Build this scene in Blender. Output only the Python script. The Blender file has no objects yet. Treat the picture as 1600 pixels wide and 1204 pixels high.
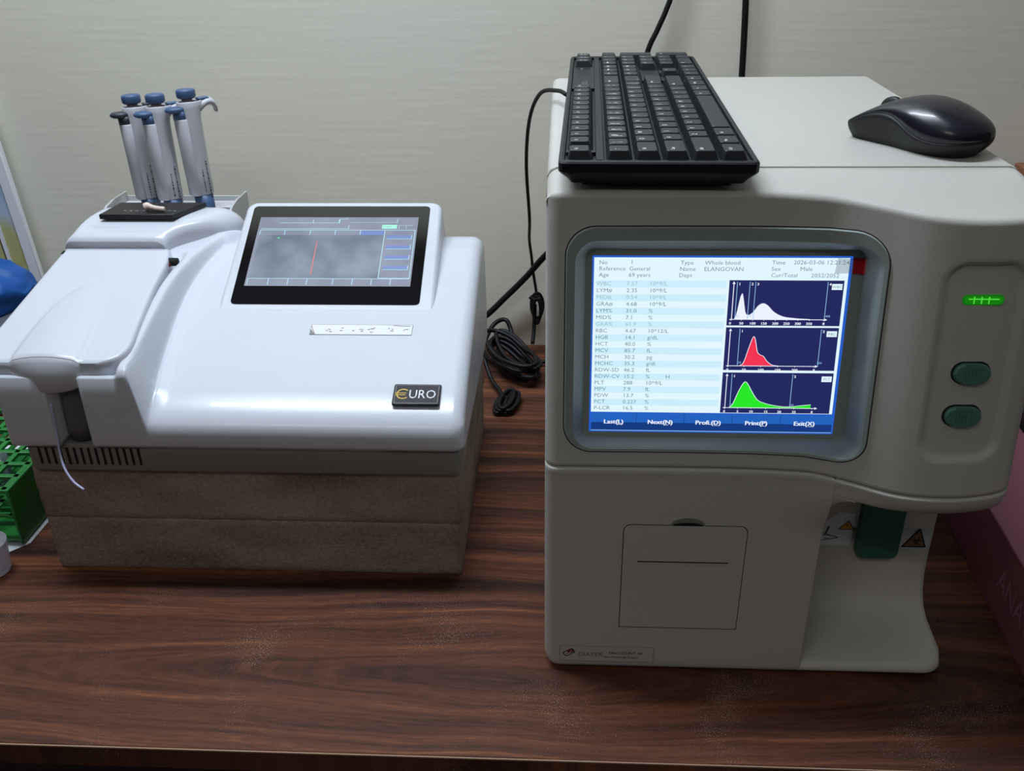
import bpy, bmesh, math, random
from mathutils import Matrix, Vector
random.seed(7)
scene = bpy.context.scene
COL = scene.collection

# ------------------------------------------------------------------ camera
cam_d = bpy.data.cameras.new('camera')
cam = bpy.data.objects.new('camera', cam_d)
COL.objects.link(cam)
R_ = Vector((0.99865137, 0.04975133, -0.01484059))
U_ = Vector((-0.01004516, 0.46560692, 0.88493463))
D_ = Vector((-0.05093656, 0.8835921, -0.46547875))
cam.matrix_world = Matrix(((R_.x, U_.x, -D_.x, 0.0112), (R_.y, U_.y, -D_.y, -0.6251),
                           (R_.z, U_.z, -D_.z, 0.6158), (0, 0, 0, 1)))
cam_d.sensor_width = 36.0
cam_d.lens = 36.0 * 1460.56 / 1600.0
cam_d.clip_start = 0.01
scene.camera = cam

# ------------------------------------------------------------------ world, lamps, exposure
world = bpy.data.worlds.new('room_light'); scene.world = world
world.use_nodes = True
wn = world.node_tree.nodes; wn.clear()
wo = wn.new('ShaderNodeOutputWorld'); wb = wn.new('ShaderNodeBackground')
wb.inputs['Strength'].default_value = 1.0
# bright ceiling overhead, dim room lower down
wt = wn.new('ShaderNodeTexCoord'); ws = wn.new('ShaderNodeSeparateXYZ'); wr = wn.new('ShaderNodeValToRGB')
wr.color_ramp.elements[0].position = 0.0; wr.color_ramp.elements[0].color = (0.036, 0.032, 0.028, 1)
wr.color_ramp.elements[1].position = 0.9; wr.color_ramp.elements[1].color = (0.170, 0.178, 0.190, 1)
world.node_tree.links.new(wt.outputs['Generated'], ws.inputs[0]); world.node_tree.links.new(ws.outputs['Z'], wr.inputs['Fac'])
world.node_tree.links.new(wr.outputs['Color'], wb.inputs['Color'])
world.node_tree.links.new(wb.outputs[0], wo.inputs[0])

def area(name, loc, size, power, color, target):
    l = bpy.data.lights.new(name, 'AREA'); l.shape = 'RECTANGLE'
    l.size, l.size_y = size; l.energy = power; l.color = color
    o = bpy.data.objects.new(name, l); COL.objects.link(o); o.location = loc
    d = Vector(target) - Vector(loc)
    o.rotation_euler = d.to_track_quat('-Z', 'Y').to_euler()
    return o
area('ceiling_tube_light', (-0.36, 0.265, 1.62), (1.0, 0.09), 22.0, (0.78, 0.88, 1.0), (-0.36, 0.62, 0.0))
area('room_tube_light', (-0.8, -1.8, 2.3), (1.2, 0.10), 6.2, (1.0, 0.93, 0.84), (0.0, 0.2, 0.1))

scene.view_settings.view_transform = 'Standard'
scene.view_settings.look = 'None'
scene.view_settings.exposure = 0.0
scene.view_settings.gamma = 1.0
scene.view_settings.use_curve_mapping = False

# ------------------------------------------------------------------ colour and materials
def lin(c):
    return tuple(((v / 255) / 12.92 if v <= 10 else (((v / 255) + 0.055) / 1.055) ** 2.4) for v in c)

def mat(name, rgb, rough=0.5, metal=0.0, spec=0.5, bump=0.0, bscale=300.0, mottle=0.0, mscale=6.0,
        emit=None, estr=0.0, trans=0.0, alpha=1.0, coat=0.0, stretch=(1, 1, 1)):
    m = bpy.data.materials.new(name); m.use_nodes = True
    nt = m.node_tree; b = nt.nodes['Principled BSDF']
    c = lin(rgb) + (1.0,)
    b.inputs['Base Color'].default_value = c
    b.inputs['Roughness'].default_value = rough
    b.inputs['Metallic'].default_value = metal
    b.inputs['Specular IOR Level'].default_value = spec
    b.inputs['Transmission Weight'].default_value = trans
    b.inputs['Alpha'].default_value = alpha
    b.inputs['Coat Weight'].default_value = coat
    if emit:
        b.inputs['Emission Color'].default_value = lin(emit) + (1,)
        b.inputs['Emission Strength'].default_value = estr
    if bump or mottle:
        tc = nt.nodes.new('ShaderNodeTexCoord'); mp = nt.nodes.new('ShaderNodeMapping')
        mp.inputs['Scale'].default_value = stretch
        nt.links.new(tc.outputs['Object'], mp.inputs['Vector'])
    if bump:
        n = nt.nodes.new('ShaderNodeTexNoise'); n.inputs['Scale'].default_value = bscale
        n.inputs['Detail'].default_value = 3
        nt.links.new(mp.outputs[0], n.inputs['Vector'])
        bp = nt.nodes.new('ShaderNodeBump'); bp.inputs['Strength'].default_value = bump
        bp.inputs['Distance'].default_value = 0.001
        nt.links.new(n.outputs['Fac'], bp.inputs['Height'])
        nt.links.new(bp.outputs[0], b.inputs['Normal'])
    if mottle:
        n2 = nt.nodes.new('ShaderNodeTexNoise'); n2.inputs['Scale'].default_value = mscale
        n2.inputs['Detail'].default_value = 5
        nt.links.new(mp.outputs[0], n2.inputs['Vector'])
        mx = nt.nodes.new('ShaderNodeMixRGB')
        mx.inputs['Color1'].default_value = tuple(v * (1 - mottle) for v in c[:3]) + (1,)
        mx.inputs['Color2'].default_value = tuple(min(1, v * (1 + mottle)) for v in c[:3]) + (1,)
        nt.links.new(n2.outputs['Fac'], mx.inputs['Fac'])
        nt.links.new(mx.outputs[0], b.inputs['Base Color'])
    return m

def glow(name, rgb, s=1.0):
    return mat(name, (10, 10, 10), rough=0.35, emit=rgb, estr=s)

M = {}
M['cream'] = mat('cream_plastic', (199, 197, 190), rough=0.42, bump=0.25, bscale=2200, mottle=0.03, mscale=5)
M['cream_dark'] = mat('tan_joint_rubber', (150, 132, 108), rough=0.6)
M['white'] = mat('glossy_white_plastic', (203, 207, 216), rough=0.27, mottle=0.02, mscale=8, coat=0.15)
M['base_grey'] = mat('warm_grey_plastic', (128, 126, 122), rough=0.5, bump=0.1, mottle=0.05)
M['dark_slot'] = mat('dark_slot', (14, 12, 12), rough=0.8)
M['glass_black'] = mat('black_display_glass', (10, 10, 13), rough=0.08, spec=0.3)
M['bezel'] = mat('sage_grey_plastic', (150, 162, 158), rough=0.4, bump=0.12, bscale=1800)
M['gap_dark'] = mat('shadow_gap_dark', (30, 32, 30), rough=0.8)
M['green_btn'] = mat('sea_green_plastic', (80, 132, 114), rough=0.4)
M['green_dark'] = mat('sensor_green_plastic', (46, 102, 82), rough=0.5)
M['kb'] = mat('black_matte_plastic', (24, 26, 33), rough=0.42, spec=0.35, bump=0.2, bscale=2500)
M['key'] = mat('black_key_plastic', (32, 36, 42), rough=0.4, spec=0.4, bump=0.1, bscale=2500)
M['legend'] = mat('grey_key_print', (215, 218, 222), rough=0.6)
M['mouse'] = mat('black_satin_plastic', (9, 9, 26), rough=0.3, coat=0.15)
M['mouse_side'] = mat('black_rubber_grip', (14, 15, 20), rough=0.5)
M['cable'] = mat('black_cable_rubber', (15, 15, 17), rough=0.5, spec=0.3)
M['pip_white'] = mat('pipette_pale_plastic', (190, 190, 196), rough=0.4, mottle=0.08, mscale=40)
M['pip_blue'] = mat('pipette_blue_plastic', (66, 92, 130), rough=0.42)
M['pip_slate'] = mat('pipette_slate_plastic', (52, 58, 68), rough=0.45)
M['pip_grey'] = mat('pipette_plunger_grey', (150, 144, 138), rough=0.4)
M['ink'] = mat('dark_ink', (40, 40, 48), rough=0.7)
M['slab_black'] = mat('black_case', (24, 22, 24), rough=0.4, mottle=0.1)
M['foam_clear'] = mat('frosted_white_plastic', (196, 198, 198), rough=0.35, alpha=0.93)
M['bead'] = mat('ivory_plug', (222, 202, 190), rough=0.5)
M['probe'] = mat('dark_grey_probe_plastic', (98, 100, 104), rough=0.35)
M['tube_clear'] = mat('milky_tubing', (190, 190, 225), rough=0.25)
M['sticker'] = mat('white_sticker', (226, 228, 232), rough=0.5)
M['paper'] = mat('white_paper', (215, 218, 222), rough=0.8)
M['navy'] = mat('navy_domed_badge', (10, 12, 34), rough=0.22, spec=0.4)
M['silver'] = mat('silver_print', (196, 200, 206), rough=0.3, metal=0.3)
M['gold'] = mat('gold_print', (196, 160, 60), rough=0.35, metal=0.2)
M['maroon'] = mat('maroon_print', (120, 40, 44), rough=0.6)
M['brown_print'] = mat('ochre_print', (120, 88, 48), rough=0.6)
M['yellow'] = mat('warning_yellow', (216, 160, 40), rough=0.5)
M['orange_faded'] = mat('faded_biohazard_ochre', (138, 104, 58), rough=0.5)
M['rack_green'] = mat('green_rack_plastic', (38, 128, 54), rough=0.35)
M['glass'] = mat('clear_tube_glass', (200, 225, 220), rough=0.08, trans=0.85, alpha=1)
M['cup'] = mat('translucent_cup_plastic', (215, 212, 222), rough=0.25, trans=0.35, alpha=0.7)
M['blue_cloth'] = mat('blue_plastic_bag', (28, 84, 160), rough=0.5, spec=0.3)
M['grey_box'] = mat('grey_plastic_box', (92, 94, 100), rough=0.5)
M['pink'] = mat('dusky_pink_card', (146, 88, 104), rough=0.5, bump=0.3, bscale=900, mottle=0.1, mscale=30)
M['pink_print'] = mat('silver_pink_foil', (176, 132, 148), rough=0.35)
M['charcoal'] = mat('charcoal_card', (46, 42, 46), rough=0.6)
M['red_tape'] = mat('red_tape', (190, 14, 34), rough=0.25)
M['tape_clear'] = mat('clear_tape_film', (200, 210, 225), rough=0.2, alpha=0.25)
M['led'] = glow('green_led_glow', (30, 180, 20), 0.42)
M['led_hot'] = glow('green_led_hot', (90, 235, 70), 0.8)
M['led_dim'] = glow('green_led_dim', (14, 120, 14), 0.7)
# analyser screen colours
M['s_bg'] = glow('screen_white', (226, 246, 255), 1.0)
M['s_bg2'] = glow('screen_pale_cyan', (204, 238, 252), 1.0)
M['s_blue'] = glow('screen_blue_edge', (36, 92, 200), 1.0)
M['s_bar'] = glow('screen_bar_dark', (20, 58, 128), 1.0)
M['s_bar2'] = glow('screen_bar_light', (34, 98, 190), 1.0)
M['s_plot'] = glow('screen_plot_navy', (34, 40, 96), 1.0)
M['s_wht'] = glow('screen_line_white', (236, 242, 255), 1.0)
M['s_cyan'] = glow('screen_line_cyan', (150, 196, 236), 1.0)
M['s_red'] = glow('screen_red', (244, 52, 84), 1.0)
M['s_grn'] = glow('screen_green', (40, 232, 40), 1.0)
M['s_txt'] = glow('screen_text_grey', (112, 140, 150), 1.0)
M['s_txt2'] = glow('screen_text_faint', (160, 186, 196), 1.0)
# small analyser screen
def lcd(name, a, b, s):
    m = mat(name, (70, 74, 84), rough=0.3, spec=0.2)
    nt = m.node_tree; bs = nt.nodes['Principled BSDF']
    tc = nt.nodes.new('ShaderNodeTexCoord'); n = nt.nodes.new('ShaderNodeTexNoise')
    n.inputs['Scale'].default_value = 24; n.inputs['Detail'].default_value = 2
    cr = nt.nodes.new('ShaderNodeValToRGB')
    cr.color_ramp.elements[0].position = 0.35; cr.color_ramp.elements[0].color = lin(a) + (1,)
    cr.color_ramp.elements[1].position = 0.7; cr.color_ramp.elements[1].color = lin(b) + (1,)
    nt.links.new(tc.outputs['Object'], n.inputs['Vector']); nt.links.new(n.outputs['Fac'], cr.inputs['Fac'])
    nt.links.new(cr.outputs['Color'], bs.inputs['Emission Color'])
    bs.inputs['Emission Strength'].default_value = s
    return m
M['e_bg'] = lcd('lcd_grey_lilac', (122, 126, 144), (142, 148, 164), 0.85)
M['e_plot'] = lcd('lcd_plot_grey', (84, 94, 108), (134, 146, 160), 0.85)
M['e_line'] = glow('lcd_line_cyan', (170, 220, 236), 0.95)
M['e_blue'] = glow('lcd_button_blue', (96, 122, 196), 0.9)
M['e_green'] = glow('lcd_green_field', (150, 240, 214), 1.0)
M['e_red'] = glow('lcd_red_line', (222, 92, 96), 1.0)
M['e_dot'] = glow('lcd_green_dot', (40, 220, 150), 1.0)

def wood_mat():
    m = bpy.data.materials.new('walnut_laminate'); m.use_nodes = True
    nt = m.node_tree; N = nt.nodes; L = nt.links; b = N['Principled BSDF']
    tc = N.new('ShaderNodeTexCoord')
    # warped coordinates
    mp0 = N.new('ShaderNodeMapping'); mp0.inputs['Scale'].default_value = (2.2, 5.0, 1)
    L.new(tc.outputs['Object'], mp0.inputs['Vector'])
    nw = N.new('ShaderNodeTexNoise'); nw.inputs['Scale'].default_value = 1.3; nw.inputs['Detail'].default_value = 2
    L.new(mp0.outputs[0], nw.inputs['Vector'])
    sub = N.new('ShaderNodeMath'); sub.operation = 'MULTIPLY_ADD'; sub.inputs[1].default_value = 0.05; sub.inputs[2].default_value = -0.025
    L.new(nw.outputs['Fac'], sub.inputs[0])
    # elliptical growth figure: grain runs along the table and closes round an eye
    sp = N.new('ShaderNodeSeparateXYZ'); L.new(tc.outputs['Object'], sp.inputs[0])
    def mm(op, x, y, z=None):
        k = N.new('ShaderNodeMath'); k.operation = op
        for i, v in enumerate((x, y) if z is None else (x, y, z)):
            if isinstance(v, (int, float)): k.inputs[i].default_value = v
            else: L.new(v, k.inputs[i])
        return k.outputs[0]
    yy = mm('ADD', mm('SUBTRACT', sp.outputs['Y'], -0.012), sub.outputs[0])
    xx = mm('MULTIPLY', mm('SUBTRACT', sp.outputs['X'], -0.045), 0.085)
    rr_ = mm('SQRT', mm('ADD', mm('MULTIPLY', yy, yy), mm('MULTIPLY', xx, xx)), 0.0)
    add = N.new('ShaderNodeCombineXYZ'); L.new(sp.outputs['X'], add.inputs['X']); L.new(rr_, add.inputs['Y'])
    def streak(sx, sy, det, dist=0.0):
        mp = N.new('ShaderNodeMapping'); mp.inputs['Scale'].default_value = (sx, sy, 1)
        L.new(add.outputs[0], mp.inputs['Vector'])
        n = N.new('ShaderNodeTexNoise'); n.inputs['Scale'].default_value = 1.0
        n.inputs['Detail'].default_value = det; n.inputs['Distortion'].default_value = dist
        L.new(mp.outputs[0], n.inputs['Vector']); return n
    a = streak(1.1, 46, 4, 0.3); c = streak(4.5, 190, 5, 0.2); d = streak(60, 520, 3)
    def mathn(op, x, y):
        k = N.new('ShaderNodeMath'); k.operation = op
        for i, v in enumerate((x, y)):
            if isinstance(v, (int, float)): k.inputs[i].default_value = v
            else: L.new(v, k.inputs[i])
        return k.outputs[0]
    s = mathn('ADD', mathn('MULTIPLY', a.outputs['Fac'], 0.55), mathn('MULTIPLY', c.outputs['Fac'], 0.30))
    s = mathn('ADD', s, mathn('MULTIPLY', d.outputs['Fac'], 0.15))
    cr = N.new('ShaderNodeValToRGB'); e = cr.color_ramp.elements
    e[0].position = 0.39; e[0].color = lin((50, 30, 23)) + (1,)
    e[1].position = 0.63; e[1].color = lin((144, 88, 58)) + (1,)
    k = cr.color_ramp.elements.new(0.47); k.color = lin((80, 47, 34)) + (1,)
    k = cr.color_ramp.elements.new(0.55); k.color = lin((104, 63, 44)) + (1,)
    L.new(s, cr.inputs['Fac'])
    # dust specks, thicker in smears
    ns = N.new('ShaderNodeTexNoise'); ns.inputs['Scale'].default_value = 900; ns.inputs['Detail'].default_value = 2
    nl = N.new('ShaderNodeTexNoise'); nl.inputs['Scale'].default_value = 9; nl.inputs['Detail'].default_value = 4
    L.new(tc.outputs['Object'], ns.inputs['Vector']); L.new(tc.outputs['Object'], nl.inputs['Vector'])
    t = mathn('ADD', ns.outputs['Fac'], mathn('MULTIPLY', mathn('SUBTRACT', nl.outputs['Fac'], 0.5), 0.75))
    mr = N.new('ShaderNodeMapRange'); mr.inputs['From Min'].default_value = 0.68; mr.inputs['From Max'].default_value = 0.80
    mr.inputs['To Max'].default_value = 0.75
    L.new(t, mr.inputs['Value'])
    mx = N.new('ShaderNodeMixRGB'); mx.inputs['Color2'].default_value = lin((176, 150, 128)) + (1,)
    L.new(mr.outputs[0], mx.inputs['Fac']); L.new(cr.outputs[0], mx.inputs['Color1'])
    L.new(mx.outputs[0], b.inputs['Base Color'])
    b.inputs['Roughness'].default_value = 0.55
    b.inputs['Specular IOR Level'].default_value = 0.22
    bp = N.new('ShaderNodeBump'); bp.inputs['Strength'].default_value = 0.03; bp.inputs['Distance'].default_value = 0.001
    L.new(s, bp.inputs['Height']); L.new(bp.outputs[0], b.inputs['Normal'])
    return m
M['wood'] = wood_mat()

def wall_mat():
    m = bpy.data.materials.new('painted_plaster'); m.use_nodes = True
    nt = m.node_tree; N = nt.nodes; L = nt.links; b = N['Principled BSDF']
    tc = N.new('ShaderNodeTexCoord'); mp = N.new('ShaderNodeMapping'); mp.inputs['Scale'].default_value = (5, 1, 60)
    L.new(tc.outputs['Object'], mp.inputs['Vector'])
    n = N.new('ShaderNodeTexNoise'); n.inputs['Scale'].default_value = 2; n.inputs['Detail'].default_value = 5
    L.new(mp.outputs[0], n.inputs['Vector'])
    n2 = N.new('ShaderNodeTexNoise'); n2.inputs['Scale'].default_value = 2.4; n2.inputs['Detail'].default_value = 4
    L.new(tc.outputs['Object'], n2.inputs['Vector'])
    mx = N.new('ShaderNodeMixRGB'); mx.inputs['Color1'].default_value = lin((232, 227, 209)) + (1,)
    mx.inputs['Color2'].default_value = lin((238, 235, 222)) + (1,)
    L.new(n2.outputs['Fac'], mx.inputs['Fac']); L.new(mx.outputs[0], b.inputs['Base Color'])
    b.inputs['Roughness'].default_value = 0.5; b.inputs['Specular IOR Level'].default_value = 0.3
    bp = N.new('ShaderNodeBump'); bp.inputs['Strength'].default_value = 0.14; bp.inputs['Distance'].default_value = 0.002
    L.new(n.outputs['Fac'], bp.inputs['Height']); L.new(bp.outputs[0], b.inputs['Normal'])
    return m
M['wall'] = wall_mat()

def foam_mat():
    m = mat('packing_foam', (150, 136, 124), rough=0.9, bump=1.0, bscale=520)
    nt = m.node_tree; N = nt.nodes; L = nt.links; b = N['Principled BSDF']
    b.inputs['Specular IOR Level'].default_value = 0.15
    tc = N.new('ShaderNodeTexCoord')
    n = N.new('ShaderNodeTexNoise'); n.inputs['Scale'].default_value = 260; n.inputs['Detail'].default_value = 4
    n2 = N.new('ShaderNodeTexNoise'); n2.inputs['Scale'].default_value = 7; n2.inputs['Detail'].default_value = 5
    mp = N.new('ShaderNodeMapping'); mp.inputs['Scale'].default_value = (1, 1, 2.4)
    L.new(tc.outputs['Object'], mp.inputs['Vector']); L.new(mp.outputs[0], n2.inputs['Vector']); L.new(tc.outputs['Object'], n.inputs['Vector'])
    ad = N.new('ShaderNodeMath'); ad.operation = 'ADD'
    ml = N.new('ShaderNodeMath'); ml.operation = 'MULTIPLY'; ml.inputs[1].default_value = 0.5
    L.new(n.outputs['Fac'], ml.inputs[0]); L.new(ml.outputs[0], ad.inputs[0]); L.new(n2.outputs['Fac'], ad.inputs[1])
    cr = N.new('ShaderNodeValToRGB'); e = cr.color_ramp.elements
    e[0].position = 0.5; e[0].color = lin((116, 99, 86)) + (1,)
    e[1].position = 0.95; e[1].color = lin((174, 158, 143)) + (1,)
    L.new(ad.outputs[0], cr.inputs['Fac']); L.new(cr.outputs[0], b.inputs['Base Color'])
    return m
M['foam'] = foam_mat()

# ------------------------------------------------------------------ mesh helpers
class MB:
    """collects geometry for one mesh object, with material slots"""
    def __init__(self):
        self.bm = bmesh.new(); self.mats = []
    def mi(self, key):
        if key not in self.mats: self.mats.append(key)
        return self.mats.index(key)
    def face(self, vs, mi, smooth=False):
        try:
            f = self.bm.faces.new(vs)
        except ValueError:
            return None
        f.material_index = mi; f.smooth = smooth
        return f
    def grid(self, rows, key, smooth=True, keep=None, close=False):
        """rows: list of lists of points"""
        mi = self.mi(key); V = [[self.bm.verts.new(p) for p in r] for r in rows]
        n = len(rows[0])
        for i in range(len(rows) - 1):
            for j in range(n if close else n - 1):
                k = (j + 1) % n
                if keep and not keep(i, j): continue
                self.face((V[i][j], V[i + 1][j], V[i + 1][k], V[i][k]), mi, smooth)
        return V
    def loft(self, rings, key, caps=(True, True), smooth=True):
        V = self.grid(rings, key, smooth, close=True); mi = self.mi(key)
        if caps[0]: self.face(V[0], mi)
        if caps[1]: self.face(list(reversed(V[-1])), mi)
        return V
    def box(self, c, s, key, bevel=0.0, seg=2, mtx=None, smooth=True):
        r = bmesh.ops.create_cube(self.bm, size=1.0)
        vs = r['verts']; mi = self.mi(key)
        T = Matrix.Translation(c) @ Matrix.Diagonal((s[0], s[1], s[2], 1))
        if mtx is not None: T = mtx @ T
        bmesh.ops.transform(self.bm, matrix=T, verts=vs)
        fs = {f for v in vs for f in v.link_faces}
        for f in fs: f.material_index = mi
        if bevel > 0:
            es = list({e for v in vs for e in v.link_edges})
            rr = bmesh.ops.bevel(self.bm, geom=es, offset=bevel, segments=seg, affect='EDGES', profile=0.5)
            for f in rr['faces']: f.material_index = mi; f.smooth = smooth
        return vs
    def prism(self, outline, F, n0, n1, key, bevel=0.0, seg=2):
        """outline in (a, b) of frame F, extruded along n from n0 to n1"""
        mi = self.mi(key)
        A = [self.bm.verts.new(F @ Vector((a, b, n0))) for a, b in outline]
        B = [self.bm.verts.new(F @ Vector((a, b, n1))) for a, b in outline]
        fs = [self.face(list(reversed(A)), mi), self.face(B, mi)]
        n = len(A)
        for i in range(n):
            fs.append(self.face((A[i], A[(i + 1) % n], B[(i + 1) % n], B[i]), mi, n > 8))
        if bevel > 0:
            es = list(fs[0].edges) + list(fs[1].edges)
            rr = bmesh.ops.bevel(self.bm, geom=es, offset=bevel, segments=seg, affect='EDGES', profile=0.5)
            for f in rr['faces']: f.material_index = mi; f.smooth = True
    def poly(self, pts, F, n, key):
        mi = self.mi(key)
        self.face([self.bm.verts.new(F @ Vector((a, b, n))) for a, b in pts], mi)
    def rect(self, x0, y0, x1, y1, F, n, key):
        self.poly(((x0, y0), (x1, y0), (x1, y1), (x0, y1)), F, n, key)
    def line(self, pts, w, F, n, key):
        for (x0, y0), (x1, y1) in zip(pts, pts[1:]):
            d = Vector((x1 - x0, y1 - y0)); 
            if d.length < 1e-9: continue
            p = Vector((-d.y, d.x)).normalized() * w / 2
            self.poly(((x0 + p.x, y0 + p.y), (x0 - p.x, y0 - p.y), (x1 - p.x, y1 - p.y), (x1 + p.x, y1 + p.y)), F, n, key)
    def tube(self, pts, r, key, seg=10, smooth_path=6, caps=True):
        P = [Vector(p) for p in pts]
        if smooth_path and len(P) > 2: P = catmull(P, smooth_path)
        rings = []; up = Vector((0.13, 0.27, 0.95)).normalized()
        prev = None
        for i, p in enumerate(P):
            t = (P[min(i + 1, len(P) - 1)] - P[max(i - 1, 0)]).normalized()
            if prev is None: a = t.cross(up).normalized() if abs(t.dot(up)) < 0.95 else t.cross(Vector((1, 0, 0))).normalized()
            else: a = (prev - t * prev.dot(t)).normalized()
            prev = a; b = t.cross(a)
            rr = r(i / (len(P) - 1)) if callable(r) else r
            rings.append([p + (a * math.cos(q) + b * math.sin(q)) * rr for q in [2 * math.pi * k / seg for k in range(seg)]])
        self.loft(rings, key, (caps, caps))
    def lathe(self, prof, key, c=(0, 0, 0), seg=24, sx=1.0, sy=1.0, mtx=None, caps=(True, True)):
        rings = []
        for r, z in prof:
            ring = [Vector((c[0] + sx * r * math.cos(2 * math.pi * k / seg), c[1] + sy * r * math.sin(2 * math.pi * k / seg), c[2] + z)) for k in range(seg)]
            if mtx is not None: ring = [mtx @ p for p in ring]
            rings.append(ring)
        self.loft(rings, key, caps)
    def text(self, s, size, F, a, b, n, key, align='LEFT', bold=0.0, sx=1.0):
        for poly in text_polys(s, bold):
            pass
        vs, fs, w = text_mesh(s)
        off = 0 if align == 'LEFT' else (-w / 2 if align == 'CENTER' else -w)
        mi = self.mi(key)
        V = [self.bm.verts.new(F @ Vector((a + (x + off) * size * sx, b + y * size, n))) for x, y in vs]
        for f in fs: self.face([V[i] for i in f], mi)
        if bold:
            V = [self.bm.verts.new(F @ Vector((a + (x + off) * size * sx + bold, b + y * size, n + 1e-5))) for x, y in vs]
            for f in fs: self.face([V[i] for i in f], mi)
    def build(self, name, parent=None, recalc=True, loc=None):
        if recalc: bmesh.ops.recalc_face_normals(self.bm, faces=self.bm.faces)
        me = bpy.data.meshes.new(name); self.bm.to_mesh(me); self.bm.free()
        for k in self.mats: me.materials.append(M[k])
        o = bpy.data.objects.new(name, me); COL.objects.link(o)
        if parent: o.parent = parent
        return o

def text_polys(s, b): return ()
_tc = {}
def text_mesh(s):
    """flat outline text of unit size as 2-D vertices and faces"""
    if s in _tc: return _tc[s]
    cu = bpy.data.curves.new('t', 'FONT'); cu.body = s; cu.size = 1.0; cu.resolution_u = 2
    ob = bpy.data.objects.new('t', cu)
    me = ob.to_mesh()
    vs = [(v.co.x, v.co.y) for v in me.vertices]; fs = [list(p.vertices) for p in me.polygons]
    w = max([v[0] for v in vs] + [0])
    ob.to_mesh_clear(); bpy.data.objects.remove(ob); bpy.data.curves.remove(cu)
    _tc[s] = (vs, fs, w)
    return _tc[s]

def catmull(P, n):
    out = []
    Q = [P[0] + (P[0] - P[1])] + P + [P[-1] + (P[-1] - P[-2])]
    for i in range(1, len(Q) - 2):
        p0, p1, p2, p3 = Q[i - 1:i + 3]
        for k in range(n):
            t = k / n
            out.append(0.5 * ((2 * p1) + (p2 - p0) * t + (2 * p0 - 5 * p1 + 4 * p2 - p3) * t * t + (3 * p1 - p0 - 3 * p2 + p3) * t ** 3))
    out.append(P[-1]); return out

def sm(a, b, x):
    t = max(0.0, min(1.0, (x - a) / (b - a))); return t * t * (3 - 2 * t)
def interp(x, tab):
    if x <= tab[0][0]: return tab[0][1]
    for (x0, y0), (x1, y1) in zip(tab, tab[1:]):
        if x <= x1: return y0 + (y1 - y0) * (x - x0) / (x1 - x0)
    return tab[-1][1]
def sinterp(x, tab):
    """smooth (monotone Hermite) interpolation"""
    if x <= tab[0][0]: return tab[0][1]
    n = len(tab)
    for i in range(n - 1):
        x0, y0 = tab[i]; x1, y1 = tab[i + 1]
        if x <= x1:
            h = x1 - x0; s = (y1 - y0) / h
            m0 = s if i == 0 else 0.5 * (s + (y0 - tab[i - 1][1]) / (x0 - tab[i - 1][0]))
            m1 = s if i == n - 2 else 0.5 * (s + (tab[i + 2][1] - y1) / (tab[i + 2][0] - x1))
            t = (x - x0) / h
            return ((2 * t ** 3 - 3 * t * t + 1) * y0 + (t ** 3 - 2 * t * t + t) * h * m0 + (-2 * t ** 3 + 3 * t * t) * y1 + (t ** 3 - t * t) * h * m1)
    return tab[-1][1]
def rrect(x0, x1, y0, y1, r, n=6):
    """rounded rectangle, r scalar or (bl, br, tr, tl)"""
    if not hasattr(r, '__len__'): r = (r,) * 4
    out = []
    for (cx, cy, q), rr in zip((((x0, y0, 2)), ((x1, y0, 3)), ((x1, y1, 0)), ((x0, y1, 1))), r):
        sx = 1 if cx == x0 else -1; sy = 1 if cy == y0 else -1
        for k in range(n + 1):
            a = math.radians(90 * q + 90 * k / n)
            out.append((cx + sx * rr + rr * math.cos(a), cy + sy * rr + rr * math.sin(a)))
    return out
XZ = lambda y: Matrix(((1, 0, 0, 0), (0, 0, -1, y), (0, 1, 0, 0), (0, 0, 0, 1)))   # (a, b, n) -> (x, z) plane facing the viewer, n towards -y
XY = lambda z: Matrix.Translation((0, 0, z))
I4 = Matrix.Identity(4)

def tag(o, label, cat, group=None, kind=None):
    o['label'] = label; o['category'] = cat
    if group: o['group'] = group
    if kind: o['kind'] = kind
    return o
def struct(o): o['kind'] = 'structure'; return o
def thing(name, loc, label, cat, group=None):
    e = bpy.data.objects.new(name, None); COL.objects.link(e); e.location = loc
    e.empty_display_size = 0.02
    bpy.context.view_layer.update()
    return tag(e, label, cat, group)
def adopt(o, root):
    """parent keeping world coordinates (root is unrotated)"""
    o.parent = root; o.matrix_parent_inverse = Matrix.Translation(root.location).inverted(); return o

# ------------------------------------------------------------------ room shell
b = MB(); b.box((0.0, 0.731, 0.6), (4.4, 0.10, 2.9), 'wall'); struct(b.build('wall_back'))
b = MB(); b.box((0.0, -1.4, -0.80), (4.4, 4.4, 0.06), 'charcoal'); struct(b.build('floor'))

# ------------------------------------------------------------------ table
M['wood_dark'] = mat('dark_table_edge', (46, 30, 26), rough=0.5, mottle=0.2, mscale=9, stretch=(1, 6, 20))
M['edge_strip'] = mat('pale_laminate_edge', (170, 136, 112), rough=0.6)
tb = thing('wooden_table', (0, 0.29, -0.77), 'long walnut laminate table carrying both laboratory machines against the wall', 'table')
b = MB(); b.box((-0.1, 0.29, -0.0125), (3.0, 0.779, 0.025), 'wood', bevel=0.0008, seg=1); adopt(b.build('table_top'), tb)
b = MB(); b.box((-0.1, -0.1002, -0.0011), (3.0, 0.0011, 0.0014), 'edge_strip')  # narrow strip, paler than the top, along its front edge
o = adopt(b.build('edge_banding'), tb); o['label'] = 'thin pale edge strip'
b = MB(); b.box((-0.1, -0.086, -0.095), (2.96, 0.018, 0.139), 'wood_dark', bevel=0.001); adopt(b.build('apron'), tb)
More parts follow.
